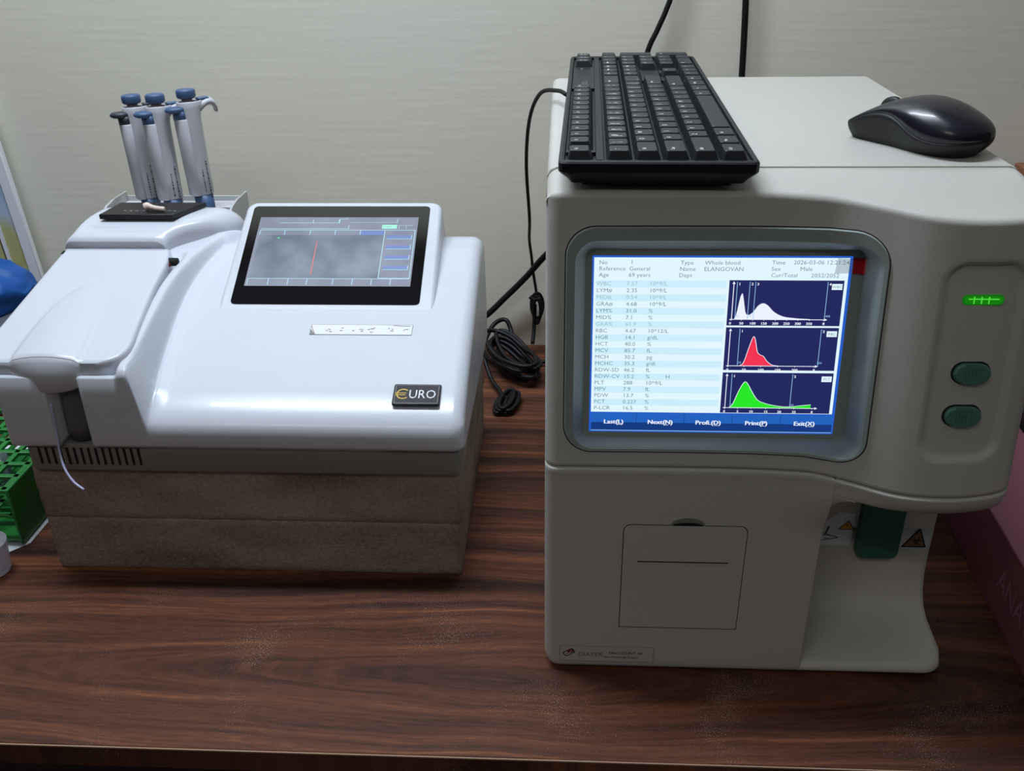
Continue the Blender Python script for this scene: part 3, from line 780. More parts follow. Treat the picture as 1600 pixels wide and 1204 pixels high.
rowkeys(4, [(2.25, 'Shift')] + [(1, c) for c in 'ZXCVBNM'] + [(1, '<|,'), (1, '>|.'), (1, '?|/'), (2.75, 'Shift')])
rowkeys(5, [(1.25, 'Ctrl'), (1.25, 'Win'), (1.25, 'Alt'), (6.25, ' '), (1.25, 'Alt'), (1.25, 'Fn'), (1.25, 'Menu'), (1.25, 'Ctrl')])
for i, t in enumerate(('Ins', 'Home', 'PgUp')): key(row_u[1], nav + i * U, 0.0198, U, t)
for i, t in enumerate(('Del', 'End', 'PgDn')): key(row_u[2], nav + i * U, 0.0198, U, t)
key(row_u[4], nav + U, 0.0198, U, '^')
for i, t in enumerate(('<', 'v', '>')): key(row_u[5], nav + i * U, 0.0198, U, t)
for r, ts in ((1, ('Num', '/', '*')), (2, ('7', '8', '9')), (3, ('4', '5', '6')), (4, ('1', '2', '3'))):
    for i, t in enumerate(ts): key(row_u[r], nump + i * U, 0.0198, U, t)
key(row_u[1], nump + 3 * U, 0.0198, U, '-'); key(row_u[2], nump + 3 * U, 0.0396, U, '+'); key(row_u[4], nump + 3 * U, 0.0396, U, 'Ent')
key(row_u[5], nump, 0.0198, 2 * U, '0'); key(row_u[5], nump + 2 * U, 0.0198, U, '.')
g = MB(); 
def kbox(u0, u1, v0_, v1_, w0, w1, key_='kb', bev=0.0004): g.box(((u0 + u1) / 2, (v0_ + v1_) / 2, (w0 + w1) / 2), (u1 - u0, v1_ - v0_, w1 - w0), key_, bevel=bev, mtx=FK)
kbox(0.0262, 0.0318, 0.0048, KL - 0.0048, 0.0172, 0.0202)
kbox(0.0048, 0.0262, v0 + 13.2 * U, nump + 0.8 * U, 0.0172, 0.0202)
kbox(0.0730, 0.0920, nav, nav + 3 * U, 0.0172, 0.0202); kbox(0.0048, 0.1335, 0.0046, 0.0072, 0.0172, 0.0202); kbox(0.0048, 0.1335, KL - 0.0075, KL - 0.0046, 0.0172, 0.0202)
kbox(0.0926, 0.1120, nav + 0.0003, nav + U - .0003, 0.0172, 0.0202); kbox(0.0926, 0.1120, nav + 2 * U + .0003, nav + 3 * U - .0003, 0.0172, 0.0202)
kbox(0.0048, 0.0262, v0 + U + .0006, v0 + 1.32 * U, 0.0172, 0.0202)
FT = FK @ Matrix(((0, -1, 0, 0), (1, 0, 0, 0), (0, 0, 1, 0.0204), (0, 0, 0, 1)))
g.text('DELL', 0.0075, FT, v0 + 14.2 * U, -0.0190, 0, 'base_grey')
for i in range(3): g.rect(nump + (i * 0.5) * U * .4, -0.014, nump + (i * 0.5) * U * .4 + 0.002, -0.012, FT, 0, 'base_grey')
adopt(g.build('deck'), kb)

# ------------------------------------------------------------------ mouse
ms = thing('computer_mouse', (0.302, 0.148, 0.431), 'black wireless computer mouse with glossy back on the analyser lid', 'mouse')
hd = math.atan2(0.0975, -0.0700)
FM = Matrix.Translation((0.2985, 0.1495, 0.4312)) @ Matrix.Rotation(hd, 4, 'Z')   # +x local towards the nose
LM = 0.112
def mouse_w(t):   # half width along t (0 tail .. 1 nose)
    return sinterp(t, [(0, 0.006), (0.02, 0.015), (0.08, 0.0245), (0.2, 0.0305), (0.4, 0.0315), (0.6, 0.0285), (0.8, 0.0275), (0.94, 0.0255), (0.985, 0.021), (1, 0.014)])
def mouse_h(t):
    return sinterp(t, [(0, 0.0195), (0.05, 0.0245), (0.15, 0.0305), (0.3, 0.0365), (0.42, 0.0385), (0.55, 0.0375), (0.7, 0.0325), (0.85, 0.0232), (0.95, 0.0165), (1, 0.0130)])
def split(t):     # height where side grip meets the back
    return sinterp(t, [(0, 0.0135), (0.1, 0.0125), (0.25, 0.0120), (0.38, 0.0150), (0.5, 0.0215), (0.62, 0.0255), (0.8, 0.0222), (0.92, 0.0155), (1, 0.0110)])
ts = [0, .006, .015, .03, .05] + [0.05 + 0.9 * k / 32 for k in range(1, 33)] + [.965, .98, .992, 1]
sid, top = [], []
for t in ts:
    x = -LM / 2 + LM * t; x_ = x; w = mouse_w(t); h = mouse_h(t); sp = min(split(t), h - 0.002)
    pl, pr = [], []
    for k in range(7):
        q = k / 6; z = sp * q
        ww = w * (0.84 + 0.16 * math.sin(q * math.pi * 0.55) / math.sin(math.pi * 0.55) - 0.0 * q)
        sc = (0.84 if t < 0.5 else 0.95) + (0.16 if t < 0.5 else 0.05) * math.sin(q * math.pi / 2); pl.append(Vector((x * sc, -ww * (0.9 + 0.1 * q), z))); pr.append(Vector((x * sc, ww * (0.9 + 0.1 * q), z)))
    wt = w
    arc = []
    for k in range(0, 25):
        a = math.pi * k / 24
        arc.append(Vector((x, -wt * math.copysign(abs(math.cos(a)) ** 0.85, math.cos(a)), sp + 0.0004 + (h - sp) * (math.sin(a) ** 0.75))))
    sid.append([FM @ p for p in pl] + [FM @ Vector((x, 0, sp))] + [FM @ p for p in reversed(pr)])
    top.append([FM @ p for p in arc])
g = MB(); g.loft(sid, 'mouse_side'); adopt(g.build('side_grip'), ms)
g = MB(); g.loft(top, 'mouse'); adopt(g.build('palm_shell'), ms)
g = MB()
for k in range(1): g.lathe([(0.0001, -0.003), (0.0105, -0.003), (0.0115, -0.0015), (0.0115, 0.0015), (0.0105, 0.003), (0.0001, 0.003)], 'mouse_side', (0, 0, 0), 24, mtx=FM @ Matrix.Translation((0.029, 0, 0.0222)) @ Matrix.Rotation(math.pi / 2, 4, 'X'))
adopt(g.build('scroll_wheel'), ms)
g = MB(); FL = FM @ Matrix.Translation((-0.0345, 0.0, 0.0332)) @ Matrix.Rotation(-math.radians(27), 4, 'Y')
lg = [(0.0065 * math.cos(math.radians(q)), 0.0065 * math.sin(math.radians(q))) for q in range(0, 361, 15)]
g.line(lg, 0.0004, FL, 0, 'gap_dark'); g.text('DELL', 0.0035, FL @ Matrix.Rotation(-math.pi / 2, 4, 'Z'), 0, -0.001, 0, 'gap_dark', 'CENTER')
adopt(g.build('round_emblem'), ms)

# ------------------------------------------------------------------ white analyser (left machine)
eu = thing('chemistry_analyzer', (-0.295, 0.27, 0.125), 'low white glossy chemistry analyser with tilted touch display, raised on foam', 'lab machine')
XL, XR = -0.515, -0.0775
def Mz(y): return 0.1988 + 0.330 * (y - 0.154) + 0.0012 * sm(0.154, 0.20, y)
main = [(0.119, 0.1535), (0.1165, 0.1545), (0.1157, 0.158), (0.1155, 0.163), (0.1157, 0.1680), (0.1163, 0.1720), (0.1178, 0.1760), (0.1208, 0.1800), (0.1260, 0.1843), (0.1335, 0.1889), (0.1430, 0.1938), (0.1540, 0.1988)]
nM = 30
for k in range(1, nM + 1):
    y = 0.154 + (0.362 - 0.154) * k / nM; main.append((y, Mz(y)))
main += [(0.371, 0.2682), (0.380, 0.2700), (0.389, 0.2705), (0.398, 0.2690), (0.407, 0.264), (0.414, 0.255), (0.4185, 0.243), (0.421, 0.225), (0.422, 0.2), (0.422, 0.1535)]
def crest(y): return 0.236 + 0.18 * (y - 0.12)
def left_prof():
    out = []
    for i, (y, z) in enumerate(main):
        if i < 5: out.append((y, z + 0.0 if i < 2 else 0.158 + (z - 0.158) * 4.2))
        elif i < 12:
            k = i - 4; a = math.radians(90 * k / 7)
            out.append((0.1155 + 0.010 * (1 - math.cos(a)), 0.2265 + 0.0105 * math.sin(a)))
        elif i < 12 + nM: out.append((y, max(crest(y), z)))
        else: out.append((y, z + 0.006 * (1 - (i - 42) / 10) + 0.008 * max(0, 1 - (i - 42) / 4)))
    return out
leftp = left_prof()
XC = [(0.11, -0.3835), (0.15, -0.3865), (0.20, -0.3905), (0.27, -0.394), (0.31, -0.390), (0.345, -0.380), (0.375, -0.362), (0.43, -0.345)]
def xc(y): return sinterp(y, XC)
def shell_row(x, d, recess=0.0):
    row = []
    for i, ((y0, z0), (y1, z1)) in enumerate(zip(main, leftp)):
        yy = (y0 + y1) / 2; c = xc(yy)
        w = sm(0.0, 1.0, (c + 0.0085 - x) / 0.0105)
        y = y0 + (y1 - y0) * w; z = z0 + (z1 - z0) * w
        # small rounded crest, shallow shelf below the lid
        if i >= 5: z -= 0.0115 * w * sm(0.009, 0.013, c - x) * (1 - sm(0.318, 0.326, y)) * min(1, (i - 4) / 8)
        # slight upward fillet where the ridge starts
        if i > 9: z += 0.0030 * max(0, 1 - abs(x - (c + 0.012)) / 0.012) ** 2 * (1 - w)
        # rounding of the sides
        if i >= 2:
            up = sm(0.176, 0.19, z) if i < 12 else 1
            z -= d * (up if i > 6 else 0)
        if y < 0.2: y += d * (1 - sm(0.118, 0.135, y))
        elif i > 12 + nM: y -= d * sm(0.40, 0.42, y)
        if recess and y < 0.15: y = max(y, 0.150); 
        row.append((x, y, z))
    return row
Rr = 0.013; xs = []
for k in range(0, 9):
    a = math.radians(90 * k / 9); xs.append((XL + 0.006 * (1 - math.cos(a)), 0.006 * (1 - math.sin(a)), 0))
x = XL + 0.006
OP0, OP1 = -0.4655, -0.4320
while x < OP0 - 0.001: xs.append((x, 0, 0)); x += 0.003
xs += [(OP0, 0, 0), (OP0 + 0.0003, 0, 1)]
x = OP0 + 0.003
while x < OP1 - 0.001: xs.append((x, 0, 1)); x += 0.003
xs += [(OP1 - 0.0003, 0, 1), (OP1, 0, 0)]
x = OP1 + 0.003
while x < -0.405: xs.append((x, 0, 0)); x += 0.003
while x < -0.33: xs.append((x, 0, 0)); x += 0.0015
while x < XR - Rr - 0.001: xs.append((x, 0, 0)); x += 0.004
for k in range(0, 10):
    a = math.radians(90 * k / 9); xs.append((XR - Rr + Rr * math.sin(a), Rr * (1 - math.cos(a)), 0))
rows = [shell_row(*q) for q in xs]
b = MB(); V = b.grid(rows, 'white'); mi = b.mi('white')
b.face(V[0], mi); b.face(list(reversed(V[-1])), mi)
adopt(b.build('top_shell'), eu)

# display housing (tilted pod) in its own frame: a to the right, b up the slope, n outwards
tp = 0.5025
o1 = Vector((-0.3309, 0.3039, 0.2449)); bt = Vector((0, math.cos(tp), math.sin(tp))); nt_ = Vector((0, -math.sin(tp), math.cos(tp)))
o1 = Vector((-0.32523, 0.28851, 0.25103))
FP = Matrix(((1, 0, 0, o1.x), (0, bt.y, nt_.y, o1.y), (0, bt.z, nt_.z, o1.z), (0, 0, 0, 1))) @ Matrix.Scale(0.98343, 4)
b = MB()
pr = []
for ins, n in ((0.0, -0.055), (0.0, -0.0055), (0.0006, -0.0032), (0.0022, -0.0014), (0.0042, -0.0008)):
    lo = -0.062
    pr.append([FP @ Vector((x - (0.004 if y < 0 else 0) * (1 if x < 0.09 else -1) * min(1, -y / 0.06 if y < 0 else 0), y, n)) for x, y in rrect(-0.0200 + ins, 0.2062 - ins, lo, 0.1266 - ins, (0.003, 0.003, 0.0125 - ins * .5, 0.0125 - ins * .5), 6)])
b.loft(pr, 'white')
pod = adopt(b.build('display_housing'), eu)
b = MB(); b.prism(rrect(-0.0104, 0.1930, -0.0245, 0.1180, 0.0045, 5), FP, -0.002, 0.0000, 'glass_black', bevel=0.0003)
adopt(b.build('display_glass'), eu)['label'] = 'black glossy display glass'
FE = FP @ Matrix.Diagonal((0.181 / 100, 0.1007 / 100, 1, 1))
e = MB(); q0, q1, q2 = 0.0001, 0.0002, 0.0003
e.rect(0, 0, 100, 100, FE, q0, 'e_bg'); e.rect(2, 11, 79.6, 73, FE, q1, 'e_plot')
def el(pts, w=0.45, key='e_line'):
    for p, q in zip(pts, pts[1:]):
        if abs(p[0] - q[0]) < 1: e.rect(min(p[0], q[0]) - w * .5, min(p[1], q[1]), max(p[0], q[0]) + w * .5, max(p[1], q[1]), FE, q2, key)
        else: e.rect(min(p[0], q[0]), min(p[1], q[1]) - w * .8, max(p[0], q[0]), max(p[1], q[1]) + w * .8, FE, q2, key)
el([(13, 91.3), (50.9, 91.3)]); el([(34, 91.3), (34, 96)]); el([(50.5, 91.3), (50.5, 97)], 0.9); el([(51, 97), (56, 97)])
el([(2, 82.4), (57, 82.4)]); el([(57, 82.4), (57, 88)]); e.rect(8, 84.2, 56, 87.5, FE, q1, 'e_blue') if False else None
el([(57, 92), (87, 92)], .25); el([(87, 91.3), (87, 97)])
e.rect(77.9, 82.6, 87.2, 88.4, FE, q2, 'e_green')
e.text('START', 3.0, FE, 78.6, 84.4, 0.0004, 'e_bg', sx=.6)
for x in (88.5, 93.0): el([(x, 82), (x, 87.5)], .3); el([(x, 87.5), (x + 4, 87.5)], .3)
el([(2, 80.4), (98.6, 80.4)]); 
for x in (1.8, 17.4, 33.4, 49.1, 64.8): el([(x, 73.5), (x, 80.4)])
e.rect(65.2, 73.3, 79.5, 79.6, FE, q2, 'e_blue') if False else e.rect(65.2, 73.3, 79.5, 79.6, FE, q1, 'e_blue')
el([(80.1, 11), (80.1, 80.4)]); el([(98.8, 11), (98.8, 80.4)]); el([(80.1, 11), (98.8, 11)]); el([(1.4, 10.2), (98.8, 10.2)])
for k in range(4):
    z = 67.5 - k * 14.8; e.rect(82, z + 0.6, 97, z + 5.4, FE, q1, 'e_blue'); el([(82, z), (97.1, z)]); el([(97.1, z), (97.1, z + 6)])
el([(38.8, 16), (38.8, 64.2)], 0.55, 'e_red')
for x in (1.4, 14, 25.9, 37.4, 53.1, 64.8, 76.3, 87.7): el([(x, 1.5), (x, 10.2)])
e.rect(13.8, 67.5, 15.0, 69.5, FE, q2, 'e_dot'); 
for zz in (62, 57, 45, 38, 24, 19): e.line([(3, zz), (8.5, zz)], .5, FE, q2, 'e_red') if False else None
adopt(e.build('display_screen', recalc=False), eu)['label'] = 'grey lit screen area with thin cyan lines'

# brand badge and old label on the slope
def slopeF(cx, cy, z=None):
    a = math.atan(0.333); zz = Mz(cy)
    return Matrix.Translation((cx, cy, zz)) @ Matrix.Rotation(a, 4, 'X')
F = slopeF(-0.1236, 0.1475)
F = Matrix.Translation((0, 0, 0.0002)) @ F
g = MB(); g.prism(rrect(-0.0226, 0.0226, -0.0133, 0.0133, 0.002, 3), F, -0.001, 0.0022, 'navy', bevel=0.0009, seg=3)
g.line([(-0.0205, -0.0115), (0.0205, -0.0115), (0.0205, 0.0115), (-0.0205, 0.0115), (-0.0205, -0.0115)], 0.0005, F, 0.0023, 'base_grey')
arc = [(-0.0130 + 0.0058 * math.cos(math.radians(q)), 0.0 + 0.0060 * math.sin(math.radians(q))) for q in range(45, 316, 15)]
g.line(arc, 0.0013, F, 0.0024, 'gold')
g.line([(-0.0205, 0.0012), (-0.0100, 0.0012)], 0.0009, F, 0.0024, 'gold'); g.line([(-0.0205, -0.0012), (-0.0105, -0.0012)], 0.0009, F, 0.0024, 'gold')
g.text('URO', 0.0155, F, -0.0078, -0.0054, 0.0024, 'silver', sx=0.80)
adopt(g.build('brand_badge'), eu)['label'] = 'dark domed badge with gold and silver lettering'
F = slopeF(-0.1905, 0.2325); F = Matrix.Translation((0, 0, 0.0002)) @ F
g = MB(); g.prism(rrect(-0.0520, 0.0520, -0.0074, 0.0074, 0.0004, 1), F, -0.0005, 0.0003, 'sticker')
g.line([(-0.052, -0.0074), (0.052, -0.0074), (0.052, 0.0074), (-0.052, 0.0074), (-0.052, -0.0074)], 0.0004, F, 0.00035, 'base_grey')
random.seed(3)
for xx in (-0.036, -0.034, -0.0325, -0.022, -0.0205, -0.009, -0.002, -0.0005, 0.001, 0.0065, 0.0095, 0.012, 0.0275, 0.030, 0.031, 0.043, 0.045):
    y_ = random.uniform(-0.003, 0.003); g.line([(xx, y_), (xx + random.uniform(0.001, 0.003), y_ + random.uniform(-0.0012, 0.0012))], 0.0009, F, 0.0004, 'ink')
g.line([(0.0095, -0.003), (0.0105, -0.0045), (0.0125, -0.003)], 0.0007, F, 0.0004, 'ink'); g.line([(0.032, 0.0062), (0.050, 0.0052)], 0.0006, F, 0.0004, 'ink')
g.poly([(-0.052, -0.0074), (-0.0465, -0.0074), (-0.052, 0.001)], F, 0.0004, 'base_grey'); g.line([(-0.052, 0.0055), (-0.050, 0.0005), (-0.0465, -0.0074)], 0.0005, F, 0.0005, 'maroon')
adopt(g.build('worn_label'), eu)['label'] = 'worn white strip label with faded print'

# sample lid
def lidz(x, y):
    z = 0.242 + 0.18 * (y - 0.12)
    # raised tongue
    cx = -0.4625 - 0.08 * (y - 0.125); hw = 0.033 * math.sqrt(max(0, 1 - max(0, (y - 0.125) / 0.125) ** 2.2)) if y > 0.125 else 0.033
    if hw > 1e-4:
        d = abs(x - cx) / hw
        if d < 1: z += (0.0020 + 0.0045 * (1 - d * d)) * sm(0, 0.12, 1 - d) * (1 - sm(0.13, 0.245, y) * 0.75)
    return z
def lid_xr(y): return sinterp(y, [(0.1215, -0.412), (0.1235, -0.4055), (0.127, -0.4000), (0.1315, -0.3955), (0.137, -0.3925), (0.147, -0.3910), (0.178, -0.3950), (0.25, -0.4045), (0.305, -0.4090), (0.322, -0.4130), (0.330, -0.4150)])
def lid_xl(y): return -0.532 + 0.014 * max(0, 1 - (y - 0.1215) / 0.012) ** 2
lids = [0.1215, 0.1225, 0.1245, 0.127, 0.130, 0.134, 0.139, 0.145] + [0.145 + 0.18 * k / 40 for k in range(1, 41)]
ring_ = []
for y in lids:
    xl, xr = lid_xl(y), lid_xr(y); r = 0.003; row = []
    dz = 0.0016 * (1 - sm(0.1215, 0.1245, y))
    th_ = 0.0155
    row.append(Vector((xl, y, lidz(xl, y) - th_))); row.append(Vector((xl, y, lidz(xl, y) - r - dz)))
    row.append(Vector((xl + 0.001, y, lidz(xl, y) - 0.001 - dz)))
    for k in range(0, 61):
        x = xl + r + (xr - xl - 2 * r) * k / 60; row.append(Vector((x, y, lidz(x, y) - dz)))
    row.append(Vector((xr - 0.0010, y, lidz(xr, y) - 0.0009 - dz))); row.append(Vector((xr, y, lidz(xr, y) - r - dz))); row.append(Vector((xr, y, lidz(xr, y) - th_)))
    ring_.append(row)
b = MB(); b.loft(ring_, 'white')
# front lobe
lb = []
for k in range(0, 49):
    x = -0.526 + (0.526 - 0.416) * k / 48
    a = (x + 0.4600) / 0.0375
    low = 0.2285 - (0.0165 * math.sqrt(max(0, 1 - a * a)) if abs(a) < 1 else 0)
    fw = 0.1213 - (0.0065 * max(0, 1 - a * a) if abs(a) < 1 else 0)
    fw += 0.005 * sm(-0.434, -0.420, x)
    zt = lidz(x, 0.123) - 0.0006
    lb.append([Vector((x, 0.1235, zt)), Vector((x, max(0.1213, fw), zt - 0.0018)), Vector((x, (fw + .1213) / 2, zt - 0.006)), Vector((x, fw, (zt + low) / 2)), Vector((x, fw + 0.0005, low + 0.001)), Vector((x, fw + 0.002, low)), Vector((x, 0.134, low + 0.001)), Vector((x, 0.134, zt))])
b.loft(lb, 'white')
lid = adopt(b.build('sample_lid'), eu)
for x, y in ((-0.4105, 0.3105),):
    g = MB(); g.lathe([(0.0005, 0.006), (0.0042, 0.0055), (0.0045, 0), (0.0045, -0.012)], 'dark_slot', seg=14, mtx=Matrix.Translation((-0.4065, 0.309, 0.2700)) @ Matrix.Rotation(math.pi / 2, 4, 'Y'))
    adopt(g.build('hinge_pin'), eu)
g = MB(); g.lathe([(0.0005, 0.0004), (0.0022, 0.0004), (0.0022, -0.001)], 'maroon', seg=12, mtx=Matrix.Translation((-0.4082, 0.3035, 0.2685)) @ Matrix.Rotation(math.pi / 2, 4, 'Y')); adopt(g.build('hinge_screw'), eu)
g = MB(); g.rect(-0.5315, 0.3135, -0.5285, 0.3205, Matrix.Translation((0, 0, lidz(-0.53, 0.317) - 0.317 * 0.18 + 0.0002)) @ Matrix(((1, 0, 0, 0), (0, 1, 0, 0), (0, 0.18, 1, 0), (0, 0, 0, 1))), 0, 'dark_slot'); adopt(g.build('scuff_mark'), eu)

# rear cover (hump behind the lid)
def hz(x, y):
    z = sinterp(y, [(0.329, 0.2885), (0.338, 0.2925), (0.352, 0.2980), (0.368, 0.3012), (0.385, 0.3020), (0.40, 0.3015), (0.413, 0.298), (0.424, 0.288)])
    return z - 0.0014 * (sm(-0.52, -0.505, x) * (1 - sm(-0.425, -0.41, x))) * (1 if 0.342 < y < 0.350 else 0)
def hxr(y): return sinterp(y, [(0.329, -0.4205), (0.335, -0.4185), (0.345, -0.409), (0.360, -0.389), (0.372, -0.3740), (0.385, -0.3640), (0.40, -0.359), (0.424, -0.358)])
def hxl(y): return sinterp(y, [(0.329, -0.5330), (0.34, -0.529), (0.40, -0.520), (0.424, -0.516)])
rg = []
for y in [0.329, 0.3294, 0.3305, 0.3325] + [0.3325 + 0.0915 * k / 36 for k in range(1, 37)]:
    xl, xr = hxl(y), hxr(y); dz = 0.003 * (1 - min(1, (y - 0.329) / 0.0035)) ** 2; row = []
    rr = 0.012 + 0.016 * sm(0.345, 0.385, y)
    for zz in (0.245, 0.262): row.append(Vector((xl, y, zz)))
    for k in range(0, 7):
        a = math.radians(90 * k / 6); row.append(Vector((xl + 0.008 * (1 - math.cos(a)), y, hz(xl, y) - dz - 0.008 * (1 - math.sin(a)) - 0.012 * (1 - math.sin(a)) * 0)))
    for k in range(1, 40):
        x = xl + 0.008 + (xr - rr - xl - 0.008) * k / 40; row.append(Vector((x, y, hz(x, y) - dz)))
    for k in range(0, 9):
        a = math.radians(90 * k / 8); row.append(Vector((xr - rr + rr * math.sin(a), y, hz(xr, y) - dz - rr * 0.8 * (1 - math.cos(a)))))
    for zz in (0.262, 0.245): row.append(Vector((xr, y, min(zz, hz(xr, y) - rr))))
    rg.append(row)
b = MB(); b.loft(rg, 'white'); adopt(b.build('rear_cover'), eu)

# sampling probe and its tube
g = MB(); 
prb = [[Vector((-0.4487 + sx_ * w_ + off, 0.1235 + 0.013 * (1 - cy_) , z)) for sx_, cy_ in [(math.cos(math.radians(q)), math.sin(math.radians(q))) for q in range(180, -1, -20)]] + [Vector((-0.4487 + w_ + off, 0.149, z)), Vector((-0.4487 - w_ + off, 0.149, z))]
       for z, w_, off in ((0.1560, 0.0132, -0.001), (0.175, 0.0132, -0.0005), (0.20, 0.0125, 0.001), (0.2145, 0.0115, 0.002), (0.2180, 0.0090, 0.0022))]
g.loft(prb, 'probe', smooth=True); adopt(g.build('sampling_probe'), eu)['label'] = 'dark grey sampling block'
g = MB(); g.tube([(-0.4640, 0.118, 0.200), (-0.4650, 0.1165, 0.170), (-0.4645, 0.112, 0.152), (-0.4590, 0.104, 0.1375), (-0.4505, 0.0985, 0.1265), (-0.4400, 0.095, 0.1195)], 0.0012, 'tube_clear', 8)
adopt(g.build('aspiration_tube'), eu)['label'] = 'thin milky tube hanging down the front'

# base with vents
g = MB(); g.prism(rrect(-0.5035, -0.0830, 0.1205, 0.418, 0.006, 4), XY(0), 0.125, 0.1545, 'base_grey', bevel=0.001)
for k in range(15):
    x = -0.4920 + 0.0070 * k
    g.box((x + 0.002, 0.1203, 0.1415), (0.0022, 0.0008, 0.0185), 'dark_slot', mtx=None)
adopt(g.build('base'), eu)['label'] = 'grey lower body with vent slots'

# ------------------------------------------------------------------ foam under the white analyser
def foam(name, z0, z1, x0, x1, y0, y1, label, seed):
    random.seed(seed); g = MB(); 
    rg = []; no = 6
    per = []
    for i in range(60): per.append((x0 + (x1 - x0) * i / 60, y0))
    for i in range(40): per.append((x1, y0 + (y1 - y0) * i / 40))
    for i in range(60): per.append((x1 - (x1 - x0) * i / 60, y1))
    for i in range(40): per.append((x0, y1 - (y1 - y0) * i / 40))
    cx, cy = (x0 + x1) / 2, (y0 + y1) / 2
    def ringf(z, ins):
        out = []
        for x, y in per:
            jx = random.uniform(-.0006, .0006); jy = random.uniform(-.0004, .0004)
            out.append(Vector((x + (ins if x < cx else -ins) * (abs(x - cx) > (x1 - x0) * .49) + jx, y + (ins if y < cy else -ins) * (abs(y - cy) > (y1 - y0) * .49) + jy, z)))
        return out
    n = 10
    rg.append(ringf(z0, 0.0010)); rg.append(ringf(z0 + 0.0008, 0.0002))
    for k in range(1, n): rg.append(ringf(z0 + (z1 - z0) * k / n, 0))
    rg.append(ringf(z1 - 0.0008, 0.0002)); rg.append(ringf(z1, 0.0009))
    g.loft(rg, 'foam')
    return tag(g.build(name), label, 'foam', 'packing foam slabs under the white analyser')
foam('foam_slab', 0.0, 0.0638, -0.5072, -0.0866, 0.1276, 0.425, 'brownish grey foam slab lying on the table under another foam slab', 1)
foam('foam_slab', 0.0640, 0.1249, -0.5072, -0.0850, 0.1270, 0.425, 'brownish grey foam slab directly under the white analyser base', 2)

# ------------------------------------------------------------------ black slab and ivory plug on the rear cover
g = MB(); sl = [(-0.5010, 0.3560), (-0.4180, 0.3560), (-0.3960, 0.4020), (-0.4960, 0.4020)]
g.prism(sl, XY(0), 0.3023, 0.3078, 'slab_black', bevel=0.0005)
F = XY(0.30785)
random.seed(5)
for k in range(26):
    x = -0.478 + k * 0.0024; 
    if k in (10, 17): continue
    g.line([(x, 0.3700 + random.uniform(-.0008, .0008)), (x + 0.0016, 0.3700 + random.uniform(-.0012, .0012))], 0.0009, F, 0.0001, 'base_grey' if k % 3 else 'sticker')
tag(g.build('black_case'), 'thin flat black case lying on the white machine in front of the pipettes', 'case')
g = MB(); g.tube([(-0.4530, 0.3700, 0.3120), (-0.4500, 0.3700, 0.3130), (-0.4440, 0.3690, 0.3118), (-0.4380, 0.3680, 0.3110), (-0.4300, 0.3670, 0.3105)], lambda t: 0.0028 + 0.0018 * (1 - sm(0.15, 0.5, t)) - 0.0008 * (t > 0.97), 'bead', 12)
tag(g.build('ivory_plug'), 'small ivory plug lying on the black case', 'plug')

# ------------------------------------------------------------------ pipette stand
sd = thing('pipette_stand', (-0.48, 0.51, 0), 'white plastic stand holding three pipettes behind the white machine', 'stand')
def part(root, name, fn, label=None):
    g = MB(); fn(g); o = adopt(g.build(name), root)
    if label: o['label'] = label
    return o
part(sd, 'shelf', lambda g: (g.box((-0.483, 0.474, 0.2615), (0.160, 0.026, 0.004), 'sticker', bevel=0.0008), g.box((-0.483, 0.5435, 0.2615), (0.160, 0.029, 0.004), 'sticker', bevel=0.0008)))
Fy = Matrix(((0, 0, 1, 0), (1, 0, 0, 0), (0, 1, 0, 0), (0, 0, 0, 1)))   # (a,b,n)->(y,z,x)
for x in (-0.5655, -0.4040):
    part(sd, 'side_panel', lambda g, x=x: g.prism([(0.456, 0.0), (0.56, 0.0), (0.56, 0.276), (0.520, 0.276), (0.500, 0.274), (0.466, 0.2600), (0.456, 0.255)], Fy, x, x + 0.003, 'foam_clear', bevel=0.0006))
part(sd, 'back_panel', lambda g: g.box((-0.483, 0.5595, 0.20), (0.157, 0.003, 0.14), 'foam_clear', bevel=0.0005))

